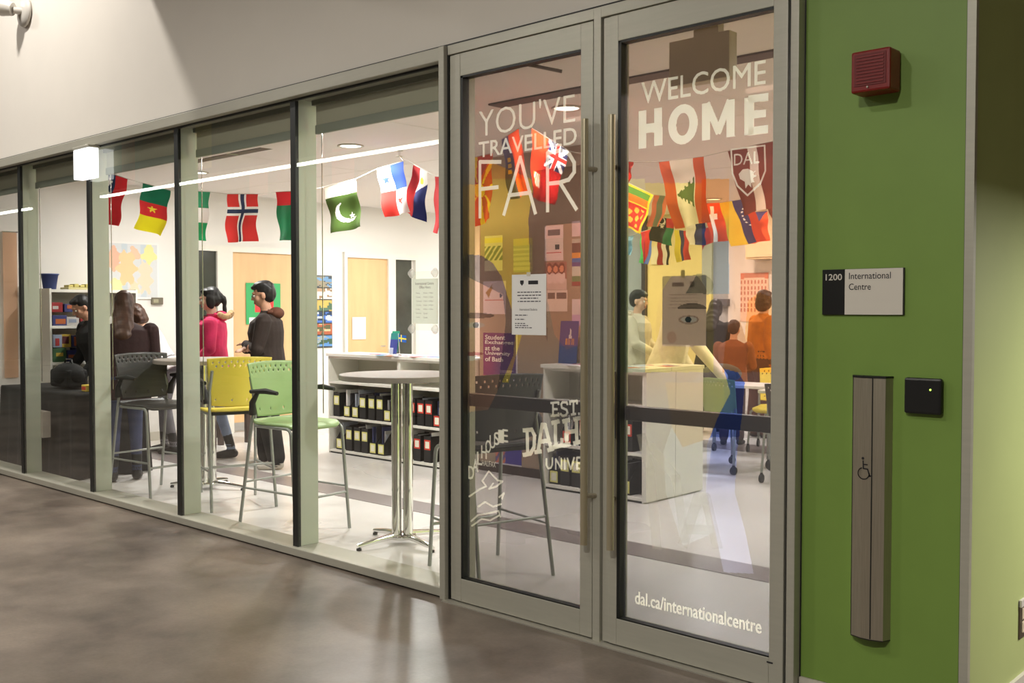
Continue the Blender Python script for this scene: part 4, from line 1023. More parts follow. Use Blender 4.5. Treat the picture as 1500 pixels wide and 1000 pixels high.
# ------------------------------------------------------------------ chairs on castors and tables deep in the room
def make_task_chair(m, lab, loc, heading):
    t = thing('task_chair', lab, 'chair', (loc[0], loc[1], 0), math.atan2(-heading[0], heading[1]), 'chairs on castors deep in the room')
    seat_shell('seat', .46, .45, .46, m, t)
    shell_back('backrest', .47, .42, .52, .86, m, t, lean=.06)
    for s in (-1, 1):
        x = s*.23
        for y, a in ((.24, .43), (-.24, .6)):
            lg = MB().tube([(x*1.08, y, .085), (x, y*.85, a)], .012, 8).build('leg', frame_m, t)
            MB().tube([(x*1.08-.012, y, .04), (x*1.08+.012, y, .04)], .038, 16).tube([(x*1.08, y, .04), (x*1.08, y, .09)], .014, 8).build('castor', black_pl, lg)
        MB().tube([(x, .2, .43), (x, -.2, .43)], .011, 8).build('seat_rail', frame_m, t)
    return t
make_task_chair(green_pl, 'green chair on castors behind the right glass door', (-5.02, 4.78), (.25, 1))
make_task_chair(yellow_pl, 'yellow chair on castors at the white table', (-5.35, 6.22), (.3, -1))
make_task_chair(char_pl, 'charcoal chair on castors beside the white table', (-4.22, 4.55), (-.1, 1))
make_task_chair(green_pl, 'green chair on castors behind the man leaning on the table', (-6.3, 5.6), (.6, -1))
def work_table(x, y, w, d, lab, rz=0):
    t = thing('work_table', lab, 'table', (x, y, 0), rz, 'white tables deep in the room')
    box('tabletop', -w/2, w/2, -d/2, d/2, .715, .745, white_lam, t, .004)
    for sx in (-1, 1):
        for sy_ in (-1, 1):
            lg = MB().tube([(sx*(w/2-.08), sy_*(d/2-.07), .09), (sx*(w/2-.08), sy_*(d/2-.07), .715)], .02, 12).build('leg', frame_m, t)
            c0 = (sx*(w/2-.08), sy_*(d/2-.07))
            MB().tube([(c0[0]-.012, c0[1], .04), (c0[0]+.012, c0[1], .04)], .04, 16).tube([(c0[0], c0[1], .04), (c0[0], c0[1], .095)], .014, 8).build('castor', black_pl, lg)
    return t
work_table(-4.30, 5.25, 1.15, .55, 'white table on castors at the right edge of the right glass door')
work_table(-5.42, 5.62, .95, .5, 'white table on castors in front of the yellow chair', .1)
t = thing('backpack', 'dark grey backpack lying on the white table', 'bag', (-5.62, 5.56, .747))
MB().ball((0, 0, .1), (.22, .14, .1), 20).ball((.08, -.06, .08), (.12, .1, .08), 16).build('bag', mat('bag_grey', rgb(84, 86, 82), .8, noise=.3, nscale=14, bump=.4), t)
MB().tube([(-.08, -.1, .14), (0, -.16, .2), (.1, -.12, .13)], .01, 8).build('strap', black_cl, t)

# ------------------------------------------------------------------ left: covered table, bag, snack shelf
t = thing('covered_table', 'long table under a black cloth at the left of the room', 'table', (-9.72, .62, 0))
mb = MB(); n = 60; L, D_ = .80, .34; H_ = .76
per = []
for k in range(n*2+1):
    s_ = k/(n*2)
    per.append((-L+2*L*s_, -D_))
v = []; f = []
ring = [(-L, -D_), (L, -D_), (L, D_), (-L, D_)]
pts = []
for a, b in zip(ring, ring[1:]+ring[:1]):
    m_ = 50 if abs(a[0]-b[0]) > .1 else 20
    for k in range(m_):
        u = k/m_; pts.append((a[0]+(b[0]-a[0])*u, a[1]+(b[1]-a[1])*u))
N = len(pts)
for zi, (z, fl) in enumerate([(H_, 0), (H_-.02, .008), (.5, .015), (.25, .022), (.012, .03)]):
    for k, (x, y) in enumerate(pts):
        wv = fl*math.sin(k*.9)*(1 if zi > 1 else 0)+fl
        cx2, cy2 = x*(1+wv/abs(L)), y*(1+wv/abs(D_)*.8); v.append((cx2, cy2, z))
for j in range(4):
    for k in range(N): f.append((j*N+k, j*N+(k+1) % N, (j+1)*N+(k+1) % N, (j+1)*N+k))
f.append(tuple(range(N)))
MB().add(v, f, 0, True).build('tablecloth', black_cl, t)
for sx in (-1, 1):
    for sy_ in (-1, 1): MB().tube([(sx*(L-.1), sy_*(D_-.08), 0), (sx*(L-.1), sy_*(D_-.08), H_-.03)], .015, 8).build('leg', black_pl, t)
t = thing('paper_bag', 'white paper bag hanging on the front of the black covered table', 'bag', (-9.42, .2, .35))
MB().prism([(-.17, 0), (.17, .01), (.175, .24), (-.16, .245)], 'y', -.05, .02).build('bag', mat('bag_white', rgb(176, 166, 156), .8, noise=.08, nscale=10, bump=.4), t)
MB().tube([(-.06, -.05, .23), (-.02, -.055, .12), (.05, -.052, .07), (.1, -.05, .05)], .003, 6).build('cord', ink_m, t)
t = thing('black_bag', 'black holdall standing on the covered table', 'bag', (-9.62, .55, .764))
MB().ball((0, 0, .12), (.24, .13, .12), 20).box(-.2, .2, -.1, .1, .01, .18, 0, .03).build('bag', black_cl, t)
MB().tube([(-.1, 0, .2), (-.06, 0, .27), (.06, 0, .27), (.1, 0, .2)], .008, 8).build('handle', black_pl, t)
o = MB().box(-.05, .05, -.035, .035, 0, .06, 0, .006).box(-.04, .04, -.036, -.03, .015, .045, 1).build('snack_box', [mat('snack_yellow', rgb(214, 186, 70), .6), redl]); o.location = (-9.12, .5, .762)
tag(o, 'small yellow packet at the right end of the covered table', 'packet')
# tall snack shelf on the end wall
SX = X_L
t = thing('tall_shelf', 'tall white shelf of snack boxes on the end wall', 'shelf unit', (SX, 0, 0))
Y0, Y1, DX = .80, 1.75, .38
box('side_panel', .02, DX, Y0, Y0+.02, .7, 1.72, white_lam, t); box('side_panel', .02, DX, Y1-.02, Y1, .7, 1.72, white_lam, t)
box('back_panel', .0, .02, Y0, Y1, .7, 1.72, shelf_back, t)
for z in (.72, .96, 1.335, 1.71): box('shelf_board', .02, DX, Y0+.02, Y1-.02, z-.03, z, white_lam, t, .002)
box('base_cabinet', .0, DX, Y0, Y1, 0, .69, white_lam, t)
rr = random.Random(11)
bc = [(150, 40, 40), (190, 160, 60), (50, 56, 110), (190, 186, 180), (90, 44, 44), (180, 96, 50), (140, 150, 170), (60, 96, 60), (170, 56, 70)]
bn = ['red', 'yellow', 'blue', 'white', 'maroon', 'orange', 'pale blue', 'green', 'pink']
for zi, (z, rows_) in enumerate([(.96, [(0, 6), (1, 5)]), (1.335, [(0, 6), (1, 4)])]):
    for lvl, n in rows_:
        y = Y0+.03
        for k in range(n):
            ci = rr.randrange(9); wd = rr.uniform(.09, .15); hh = rr.uniform(.08, .135) if zi else rr.uniform(.10, .149)
            o = MB().box(0, .16, 0, wd, 0, hh, 0, .003).box(.1601, .162, wd*rr.uniform(.05, .3), wd*rr.uniform(.6, .95), hh*rr.uniform(.1, .45), hh*rr.uniform(.6, .95), 1).build('snack_box', [mat('pack_%d' % ci, rgb(*bc[ci]), .5), mat('pack_face_%d' % ((ci+3) % 9), rgb(*bc[(ci+3) % 9]), .5)])
            base = z+(0 if lvl == 0 else (.15 if zi == 0 else .14))
            o.location = (SX+.19+rr.uniform(0, .02), y, base+.001)
            tag(o, bn[ci]+' snack box, '+['lower', 'upper'][zi]+' shelf, '+['bottom layer', 'top layer'][lvl]+', %s from left' % ['first', 'second', 'third', 'fourth', 'fifth', 'sixth'][k], 'snack box', None, None)
            o['group'] = 'snack boxes on the tall shelf'; o.rotation_euler = (0, 0, rr.uniform(-.05, .05))
            y += wd+.005
t = thing('bucket', 'blue plastic bucket on top of the tall white shelf', 'bucket', (SX+.22, .87, 1.711))
MB().lathe([(0, 0), (.062, 0), (.085, .155), (.09, .155), (.09, .162), (.08, .162), (.058, .006), (0, .006)], 28).build('pail', mat('bucket_blue', rgb(62, 78, 140), .45), t)
MB().lathe([(.088, .15), (.093, .15), (.093, .163), (.088, .163)], 28).build('rim', mat('bucket_blue', None), t)
t = thing('food_tray', 'flat yellow packets in a tray on top of the tall white shelf', 'tray', (SX+.2, 1.2, 1.711))
box('tray', -.1, .1, -.17, .17, 0, .025, mat('tray_cream', rgb(206, 196, 140), .6), t, .004)
for k in range(5): box('packet', -.06, .06, -.15+k*.062, -.1+k*.062, .026, .05+.012*(k % 2), mat('packet_yellow', rgb(204, 190, 110), .6), t, .006)
# dark low bench between the covered table and the round table
t = thing('dark_bench', 'dark brown square legged bench beyond the black stool', 'bench', (-10.3, 2.6, 0))
bench_m = mat('bench_brown', rgb(56, 40, 34), .5, noise=.1, nscale=10)
box('seat', -.45, .25, -.2, .2, .40, .47, bench_m, t, .004)
for x in (-.42, .22):
    for y in (-.17, .17): box('leg', x-.025, x+.025, y-.025, y+.025, 0, .40, bench_m, t)

# ------------------------------------------------------------------ flags on strings
def star(u, v, cx_, cy_, r, asp=1.5):
    x = (u-cx_); y = (v-cy_)*asp; d = math.hypot(x, y)
    if d > r: return False
    if d < r*.38: return True
    a = (math.atan2(x, -y)+2*PI) % (2*PI/5); a = abs(a-PI/5)
    return d < r*.38/max(.01, math.cos(PI/5-a)*.0+1) * (1+1.63*((a)/(PI/5))**1.6)
W_, R_, G_, Bl, Ye = (240, 236, 232), (206, 48, 54), (40, 120, 84), (40, 60, 130), (236, 214, 60)
def f_chile(u, v):
    if v < .36 and u < .55: return W_ if star(u, v, .27, .18, .17) else (40, 60, 92)
    return R_ if u > .46 else W_
def f_cameroon(u, v):
    if v < .36: return (30, 110, 80)
    if v < .66: return Ye if star(u, v, .5, .5, .13) else (210, 50, 52)
    return (238, 222, 40)
def f_nigeria(u, v): return (60, 150, 108) if v < .33 else (W_ if v < .64 else (40, 160, 100))
def f_norway(u, v):
    if abs(u-.5) < .06 or abs(v-.36) < .035: return (52, 62, 92)
    if abs(u-.5) < .14 or abs(v-.36) < .085: return W_
    return (212, 58, 56)
def f_oman(u, v):
    if v < .28: return (210, 50, 56)
    return (44, 128, 84) if u < .62 else (210, 50, 56)
def f_pakistan(u, v):
    if v < .27: return (238, 232, 218)
    x, y = u-.52, (v-.62)*1.45
    if math.hypot(x, y) < .3 and math.hypot(x-.09, y+.06+.1-.1) > .27 and not (x > .12 and y < -.2): return W_
    if star(u, v, .64, .7, .1, 1.45): return W_
    return (72, 98, 34)
def f_panama(u, v):
    if u < .5: return ((60, 90, 190) if star(u, v, .26, .27, .15) else W_) if v < .5 else (216, 50, 40)
    return (40, 76, 168) if v < .5 else ((216, 60, 40) if star(u, v, .76, .74, .15) else W_)
def f_philippines(u, v):
    if v < .02+abs(u-.5)*0: return W_
    if u+.0 > .5 and v < .5-(u-.5)*.5: return (240, 206, 70) if (u-.68)**2+((v-.24)*1.6)**2 < .012 else W_
    return (204, 56, 60) if u < .52 else (38, 46, 110)
def f_peru(u, v):
    if u < .36 or u > .68: return (206, 52, 56)
    return (190, 70, 60) if ((u-.52)/.1)**2+((v-.52)/.11)**2 < 1 and ((u-.52)/.06)**2+((v-.52)/.07)**2 > .5 else W_
def f_macedonia(u, v):
    x, y = u-.5, (v-.5)*1.5; d = math.hypot(x, y); a = math.atan2(y, x)
    if d < .15: return (244, 206, 40)
    if abs(((a/(2*PI)*8) % 1)-.5) > .5-.09*(1+d) and d > .18: return (240, 200, 40)
    return (206, 66, 30)
def f_mongolia(u, v):
    if u < .36: return (216, 176, 60) if abs(u-.17) < .07 and .32 < v < .62 and int(v*30) % 3 else (74, 66, 96)
    return (214, 72, 34)
def f_ensign(u, v):
    if u > .48 and v < .44:
        a, b = (u-.48)/.52, v/.44
        if abs(a-.5) < .07 or abs(b-.5) < .07: return (200, 50, 44)
        if abs(a-.5) < .14 or abs(b-.5) < .14 or abs(a-b) < .1 or abs(a+b-1) < .1: return W_
        return (48, 52, 86)
    if .08 < u < .42 and .6 < v < .82: return (214, 170, 80) if (u*20+v*20) % 2 < .9 else W_
    return (208, 60, 30) if u < .46 else (190, 36, 34)
def f_red(u, v): return (206, 56, 36)
def f_srilanka(u, v):
    if u < .06 or u > .94 or v < .05 or v > .95: return (250, 212, 60)
    if v < .36:
        if v < .2: return (96, 150, 60)
        return (236, 130, 40)
    if v < .4: return (250, 212, 60)
    return (250, 190, 70) if ((math.sin(u*17+v*9)*math.sin(v*21-u*6) > .15) and .16 < u < .84 and .46 < v < .9) else (212, 48, 36)
def f_lebanon(u, v):
    if u < .25 or u > .75: return (214, 92, 40)
    x = (u-.27)/.48; y = abs(v-.52)/.24
    if 0 < x < 1 and y < (x*.9+.1)*(1 if int(x*8) % 2 else .72) and x < .96: return (84, 110, 44)
    return (236, 228, 208)
def f_latvia(u, v): return (236, 222, 214) if .42 < u < .6 else (132, 56, 44)
def f_venezuela(u, v):
    if u < .42: return (232, 200, 60)
    if u < .74: return W_ if abs(math.hypot((u-.8)*1.0, (v-.4)*1.3)-.26) < .03 and int(v*26) % 2 else (72, 66, 110)
    return (210, 74, 44)
def f_czech(u, v):
    if v < .42-abs(u-.5)*.84: return (74, 66, 108)
    return W_ if .42 < u < .54 and v < .85 else (214, 84, 48)
def f_cross(u, v): return W_ if (abs(u-.38) < .1 and .08 < v) or (abs(v-.36) < .08 and u < .62) else (214, 76, 40)
def f_libya(u, v):
    if u > .62: return (206, 42, 44) if v < .36 else (30, 120, 80)
    x, y = u-.4, (v-.16)*1.2
    if math.hypot(x, y) < .2 and math.hypot(x, y+.05) > .14 and y < .12: return W_
    return W_ if star(u, v, .42, .34, .12, 1.2) else (26, 24, 24)
def f_strip3(a, b, c): return lambda u, v: a if u < .34 else (b if u < .67 else c)
def f_eritrea(u, v): return (206, 44, 44) if abs(u-.5) < .5-.5*v else ((90, 190, 90) if u < .5 else (90, 120, 210))
def f_navy(u, v): return W_ if u < .52 else (36, 40, 100)
FL = [
 ('Chile-like', [(150, 250), (187, 262), (169, 331), (149, 326)], .35, f_chile, 'red and white cloth flag with a white star on dark blue'),
 ('x', [(209, 268), (250, 279), (240, 346), (198, 334)], .9, f_cameroon, 'green red and yellow banded flag with a yellow star'),
 ('x', [(268, 279), (308, 281), (305, 353), (267, 350)], 1.37, f_nigeria, 'green white green banded flag beside the mullion'),
 ('x', [(333, 284), (378, 284), (374, 353), (331, 355)], 1.6, f_norway, 'red flag with a blue cross edged in white'),
 ('x', [(404, 281), (448, 279), (448, 352), (406, 352)], 1.75, f_oman, 'red and green flag behind the mullion'),
 ('x', [(474, 274), (521, 262), (533, 332), (488, 342)], 1.95, f_pakistan, 'dark green flag with a white crescent and star'),
 ('x', [(552, 247), (591, 236), (601, 311), (566, 318)], 2.1, f_panama, 'quartered flag in blue, red and white with two stars'),
 ('x', [(606, 240), (626, 251), (620, 325), (590, 310)], 2.15, f_philippines, 'folded red, blue and white flag with a yellow sun'),
 ('x', [(637, 258), (672, 262), (666, 347), (633, 340)], 2.12, f_peru, 'red white red striped flag beside the door post'),
 ('x', [(668, 236), (722, 224), (722, 320), (690, 336)], 1.9, f_macedonia, 'red flag with a yellow sun and rays'),
 ('x', [(735, 204), (760, 188), (776, 284), (748, 292)], 1.7, f_mongolia, 'dark blue and orange red flag with a small yellow emblem'),
 ('x', [(779, 188), (833, 221), (808, 300), (776, 288)], 1.62, f_ensign, 'red flag with crossed white bars in its corner and a small crest'),
 ('x', [(912, 237), (928, 237), (921, 268), (912, 268)], 1.9, f_red, 'narrow end of a red flag beside the right door stile'),
 ('x', [(912, 264), (957, 285), (941, 343), (905, 328)], 2.6, f_srilanka, 'yellow edged flag with green, orange and red fields'),
 ('x', [(965, 237), (1031, 229), (1037, 325), (987, 335)], 2.15, f_lebanon, 'flag with orange red side bands and a green tree'),
 ('x', [(1066, 221), (1135, 206), (1146, 300), (1087, 316)], 2.2, f_latvia, 'brown red flag with one white stripe'),
 ('x', [(1122, 300), (1146, 290), (1146, 340), (1140, 342)], 2.9, f_latvia, 'tip of a brown flag at the right edge of the door glass'),
 ('x', [(1054, 297), (1098, 290), (1124, 352), (1073, 361)], 3.6, f_venezuela, 'yellow, violet and red flag with an arc of white stars'),
 ('x', [(1088, 312), (1124, 309), (1125, 352), (1098, 357)], 4.3, f_czech, 'red flag with a violet triangle behind the violet and yellow one'),
 ('x', [(1030, 298), (1060, 296), (1068, 352), (1040, 356)], 4.0, f_cross, 'red flag with a white cross beside the tree flag'),
 ('x', [(958, 285), (982, 287), (968, 332), (950, 332)], 4.2, f_strip3((214, 120, 100), (120, 128, 110), (220, 120, 90)), 'faded salmon and grey striped flag behind the tree flag'),
 ('x', [(956, 318), (989, 320), (983, 360), (952, 352)], 4.9, f_libya, 'black, red and green flag with a white crescent'),
 ('x', [(1003, 328), (1033, 326), (1031, 359), (1007, 358)], 4.8, f_navy, 'white and navy flag below the tree flag'),
 ('x', [(938, 340), (958, 334), (951, 388), (936, 384)], 5.6, f_eritrea, 'small red, green and blue flag lowest at the left'),
 ('x', [(963, 353), (981, 355), (982, 388), (965, 388)], 5.8, f_strip3((166, 40, 48), W_, (30, 28, 28)), 'small red, white and black striped flag hanging low'),
 ('x', [(988, 336), (1008, 338), (1010, 380), (990, 384)], 5.7, f_strip3((206, 190, 60), (44, 44, 84), (190, 50, 50)), 'small yellow, navy and red striped flag hanging low'),
 ('x', [(1024, 336), (1048, 330), (1046, 352), (1026, 366)], 5.5, f_red, 'small plain red flag behind the white and navy flag'),
 ('x', [(918, 346), (928, 344), (925, 374), (918, 372)], 5.0, lambda u, v: (150, 196, 220), 'narrow pale blue flag beside the right door stile'),
]
tops = []
for n, (_, cs, Y, fn, lab) in enumerate(FL):
    tl, tr, br, bl = [sight(px, py, Y) for px, py in cs]
    ph = n*1.7
    def pos(u, v, tl=tl, tr=tr, br=br, bl=bl, ph=ph):
        p = (tl*(1-u)+tr*u)*(1-v)+(bl*(1-u)+br*u)*v
        p = p+Vector((0, .022*math.sin(u*7+ph+v*1.5)*(v*1.3)+.012*math.sin(v*9+ph)*min(1, v*4), 0)); return p
    o = grid_print('flag', 46, 60, pos, fn, cloth_m, None, True)
    tag(o, lab, 'flag', 'flags on the strings')
    tops.append((tl, tr))
def string_through(lab, pts, sag=.0):
    mb = MB(); P2 = []
    for a, b in zip(pts, pts[1:]):
        for k in range(6): P2.append(a.lerp(b, k/6)+Vector((0, 0, -sag*4*(k/6)*(1-k/6))))
    P2.append(pts[-1]); mb.tube(P2, .0028, 5)
    tag(mb.build('flag_string', mat('string_white', rgb(196, 190, 180), .8)), lab, 'string')
S = []
for i in range(0, 7): S += [tops[i][0], tops[i][1]]
S.insert(0, sight(120, 236, .25)); hook = Vector((-6.9, 2.3, CEIL-.05)); S.append(hook)
string_through('thin white flag string along the left panes', S)
string_through('thin white flag string by the door post', [hook, tops[7][0], tops[7][1], tops[8][0], tops[8][1], tops[9][0]+Vector((.05, 0, 0)), tops[9][1], tops[10][0], tops[10][1], tops[11][0], tops[11][1], sight(880, 232, 1.8), tops[12][1], tops[14][0], tops[14][1], tops[15][0], tops[15][1], sight(1175, 190, 2.1)])
string_through('thin white flag string deeper behind the right glass door', [sight(890, 250, 2.5), tops[13][0], tops[13][1], tops[20][1], tops[21][0], tops[21][1], tops[22][0], tops[22][1], tops[19][0], tops[19][1], tops[17][0], tops[17][1], tops[18][1], sight(1180, 290, 3.4)])
string_through('lowest thin white flag string at the back', [sight(900, 330, 5.0), tops[27][0], tops[27][1], tops[23][0], tops[23][1], tops[24][0], tops[24][1], tops[25][0], tops[25][1], tops[26][0], tops[26][1], sight(1090, 300, 5.5)])

# ------------------------------------------------------------------ people
skin = {'light': mat('skin_light', rgb(214, 170, 146), .55, noise=.03, nscale=25), 'mid': mat('skin_mid', rgb(196, 146, 118), .55, noise=.03, nscale=25), 'tan': mat('skin_tan', rgb(176, 124, 96), .55, noise=.03, nscale=25)}
lip_m = mat('lips', rgb(168, 96, 88), .5); eye_m = mat('eye_dark', rgb(34, 24, 20), .25); eyew_m = mat('eye_white', rgb(226, 220, 212), .3)
hair_k = mat('hair_black', rgb(20, 17, 17), .5, noise=.4, nscale=30, stretch=(1, 1, .2)); hair_b = mat('hair_brown', rgb(72, 44, 28), .5, noise=.35, nscale=30, stretch=(1, 1, .2))
def rotx(p, a, piv):
    p = Vector(p); piv = Vector(piv); d = p-piv; c, s = math.cos(a), math.sin(a)
    return piv+Vector((d.x, d.y*c+d.z*s, -d.y*s+d.z*c))
def person(lab, xy, heading, H=1.72, skin_k='mid', top=None, bottom=None, shoe=None, lean=0., arms=None, hair='short', hair_m=hair_k, bulk=1., hem=None, legw=1., stance=.1, step=.0,
           head_turn=0., head_nod=0., sleeve_m=None, voxel=.0085, group=None, hood=False, inner=None, glasses=False, legs=None, knee=None):
    "facing local +Y, feet on the floor; one remeshed body, hair and clothing details as children"
    k = H/1.75
    t = thing('person', lab, 'person', (xy[0], xy[1], 0), math.atan2(-heading[0], heading[1]), group)
    sk = skin[skin_k]; mats = [sk, top, bottom, shoe, lip_m, inner or top]
    piv = (0, 0, .96); L = lambda p: rotx(p, lean, piv)*k
    src = []   # (MB, material index)
    def prim(fn, mi): mb = MB(); fn(mb); src.append((mb, mi))
    def limb(pts, rs, mi, n=14): 
        def g(mb):
            mb.tube(pts, rs, n)
            for p, r in zip(pts, rs): mb.ball(p, r, 12)
        prim(g, mi)
    def loft(rings, mi, n=22):
        def g(mb):
            v = []; f = []
            for (c, rx, ry) in rings:
                for j in range(n): a = 2*PI*j/n; v.append(L((c[0]+rx*math.cos(a), c[1]+ry*math.sin(a), c[2])))
            for i in range(len(rings)-1):
                for j in range(n): f.append((i*n+j, i*n+(j+1) % n, (i+1)*n+(j+1) % n, (i+1)*n+j))
            f.append(tuple(range(n-1, -1, -1))); f.append(tuple((len(rings)-1)*n+j for j in range(n)))
            mb.add(v, f)
        prim(g, mi)
    b = bulk
    loft([((0, 0, .86), .165, .115), ((0, 0, .95), .17, .12), ((0, 0, 1.04), .155, .11)], 2)
    hz = hem if hem is not None else .93
    loft([((0, 0, hz), .185*b, .14*b), ((0, 0, 1.0), .172*b, .128*b), ((0, .005, 1.14), .16*b, .122*b), ((0, .01, 1.28), .18*b, .135*b), ((0, 0, 1.38), .185*b, .12*b), ((0, -.01, 1.435), .15, .09), ((0, -.012, 1.475), .07, .06)], 1)
    if inner is not None:
        loft([((0, .06*b, hz+.02), .07, .09*b), ((0, .065*b, 1.2), .07, .085*b), ((0, .055*b, 1.40), .06, .07), ((0, .03, 1.47), .05, .05)], 5)
    limb([L((0, -.012, 1.44)), L((0, .008, 1.56))], [.056*k, .05*k], 0)
    # head
    hp = (0, 0, 1.52); ct, st = math.cos(head_turn), math.sin(head_turn)
    def Hd(p):
        p = Vector(p); p = rotx(p, head_nod, hp); p = Vector((p.x*ct-p.y*st, p.x*st+p.y*ct, p.z)); return L(p)
    def hball(c, r, mi, n=16):
        def g(mb):
            m2 = MB().ball((0, 0, 0), r, n); mb.add([Hd(Vector(v)+Vector(c)) for v in m2.v], m2.f, 0, True)
        prim(g, mi)
    hball((0, -.005, 1.655), (.074, .094, .092), 0); hball((0, .022, 1.60), (.06, .074, .085), 0); hball((0, .05, 1.552), (.034, .035, .026), 0)
    limb([Hd((0, .09, 1.645)), Hd((0, .112, 1.607))], [.0085*k, .0135*k], 0, 10)
    hball((0, .087, 1.662), (.05, .018, .012), 0); hball((0, .092, 1.574), (.024, .012, .0055), 4); hball((0, .091, 1.563), (.02, .011, .0055), 4)
    for s in (-1, 1): hball((s*.075, -.005, 1.62), (.012, .022, .033), 0, 10); hball((s*.045, .06, 1.61), (.022, .025, .028), 0, 10)
    # arms
    arms = arms or {}
    for s, key in ((-1, 'l'), (1, 'r')):
        sh = L((s*.178*b, -.005, 1.385)); e, w_ = arms.get(key, ((s*(.24), -.03, 1.12), (s*.235, .05, .87)))
        fl = arms.get(key+'_world', False)
        e, w_ = (Vector(e)*k, Vector(w_)*k) if fl else (L(e), L(w_))
        limb([sh, e, w_], [.062*b*k, .05*b*k, .036*b*k], 1)
        d = (w_-e).normalized(); hp0 = w_+d*.045*k
        sd = d.cross(Vector((0, 0, 1)) if abs(d.z) < .8 else Vector((0, 1, 0))).normalized(); nn = d.cross(sd)
        def palm(mb, c=w_+d*.05*k, d=d, sd=sd, nn=nn):
            m2 = MB().ball((0, 0, 0), (1, 1, 1), 12)
            mb.add([c+d*(v[0]*.048*k)+sd*(v[1]*.036*k)+nn*(v[2]*.017*k) for v in m2.v], m2.f, 0, True)
        prim(palm, 0); limb([w_-d*.01, w_+d*.03*k], [.027*k, .025*k], 0)
        for q in range(4):
            o_ = (q-1.5)*.02*k; ln = [.066, .078, .073, .058][q]*k
            a = w_+d*.085*k+sd*o_; limb([a, a+d*ln*.5+nn*.006*k, a+d*ln*.92+nn*.022*k], [.0092*k, .0086*k, .0075*k], 0, 8)
        a = w_+d*.03*k-sd*.03*k; limb([a, a+d*.03*k-sd*.026*k+nn*.008*k, a+d*.058*k-sd*.034*k+nn*.016*k], [.0115*k, .0105*k, .009*k], 0, 8)
    # legs
    for s in (-1, 1):
        if legs: hip, kn, an = [Vector(p)*k for p in legs[s]]
        else:
            hip = Vector((s*.085, 0, .9))*k; an = Vector((s*stance, s*step-.02, .09))*k; kn = (hip+an)/2+Vector((0, .035, .03))*k
        limb([hip, kn, an+Vector((0, 0, .02))], [.094*legw*k, .066*legw*k*(1 if legw <= 1 else 1.1), .047*legw*k*(1 if legw <= 1 else 1.25)], 2)
        limb([Vector((an.x, an.y-.03*k, .045*k)), Vector((an.x+s*.008, an.y+.06*k, .04*k)), Vector((an.x+s*.016, an.y+.15*k, .03*k))], [.044*k, .043*k, .03*k], 3)
        limb([Vector((an.x, an.y, .05*k)), Vector((an.x, an.y, .12*k))], [.046*k, .042*k], 3)
    v = []; f = []; tags = []
    for mb, mi in src:
        n = len(v); v += mb.v; f += [tuple(i+n for i in q) for q in mb.f]; tags += [mi]*len(mb.v)
    # samples for the colour lookup: verts and face centres
    me = bpy.data.meshes.new('b'); me.from_pydata([tuple(p) for p in v], [], f)
    bm = bmesh.new(); bm.from_mesh(me); bmesh.ops.recalc_face_normals(bm, faces=bm.faces); bm.to_mesh(me); bm.free()
    smp = [(Vector(p), t_) for p, t_ in zip(v, tags)]+[(sum((Vector(v[i]) for i in q), Vector())/len(q), tags[q[0]]) for q in f]
    for q in f:
        if len(q) == 4:
            for a in range(4): smp.append(((Vector(v[q[a]])+Vector(v[q[(a+1) % 4]]))/2, tags[q[0]]))
    kd = KDTree(len(smp))
    for i, (p, _) in enumerate(smp): kd.insert(p, i)
    kd.balance()
    tmp = bpy.data.objects.new('tmp', me); C.objects.link(tmp)
    md = tmp.modifiers.new('r', 'REMESH'); md.mode = 'VOXEL'; md.voxel_size = voxel
    ms = tmp.modifiers.new('s', 'SMOOTH'); ms.factor = .5; ms.iterations = 2
    out = bpy.data.meshes.new_from_object(tmp.evaluated_get(bpy.context.evaluated_depsgraph_get()))
    C.objects.unlink(tmp); bpy.data.objects.remove(tmp)
    out.materials.clear()
    for m_ in mats: out.materials.append(m_)
    for p in out.polygons:
        _, i, _ = kd.find(p.center); p.material_index = smp[i][1]; p.use_smooth = True
    o = bpy.data.objects.new('body', out); C.objects.link(o); o.parent = t
    for s in (-1, 1):
        c = Hd((s*.031, .083, 1.632)); e_ = MB().ball(c, .0125*k, 12).build('eye', eyew_m, t)
        MB().ball(Hd((s*.031, .091, 1.632)), .0062*k, 10).build('iris', eye_m, e_)
    # hair
    hm = MB()
    def hb(c, r, n=18):
        m2 = MB().ball((0, 0, 0), r, n); hm.add([Hd(Vector(v_)+Vector(c)) for v_ in m2.v], m2.f, 0, True)
    if hair != 'none':
        hb((0, -.022, 1.685), (.086, .094, .085)); hb((0, -.045, 1.64), (.082, .075, .09)); hb((0, .03, 1.722), (.07, .06, .035))
        if hair == 'bushy': hb((0, .06, 1.712), (.065, .045, .03)); hb((0, 0, 1.72), (.09, .09, .05)); hb((0, -.06, 1.66), (.085, .06, .08))
        if hair in ('long', 'bob', 'tail'):
            for s in (-1, 1): hb((s*.068, -.01, 1.62), (.022, .05, .09))
        if hair == 'long':
            for q in range(12): z = 1.6-.026*q; hb((0, -.06-(1.6-z)*.12, z), (.085+.012*math.sin(q*.28), .045, .06))
        if hair == 'bob': hb((0, -.045, 1.56), (.09, .06, .06)); hb((0, -.04, 1.60), (.094, .075, .07))
        if hair == 'tail': hb((0, -.11, 1.66), (.03, .03, .03)); hb((0, -.14, 1.6), (.028, .028, .06)); hb((0, -.135, 1.52), (.022, .024, .07))
        if hair == 'bun': hb((0, -.1, 1.74), (.045, .045, .04))
        hme = bpy.data.meshes.new('h'); hme.from_pydata([tuple(p) for p in hm.v], [], hm.f)
        tmp = bpy.data.objects.new('tmp', hme); C.objects.link(tmp)
        md = tmp.modifiers.new('r', 'REMESH'); md.mode = 'VOXEL'; md.voxel_size = .008
        ms = tmp.modifiers.new('s', 'SMOOTH'); ms.factor = .5; ms.iterations = 2
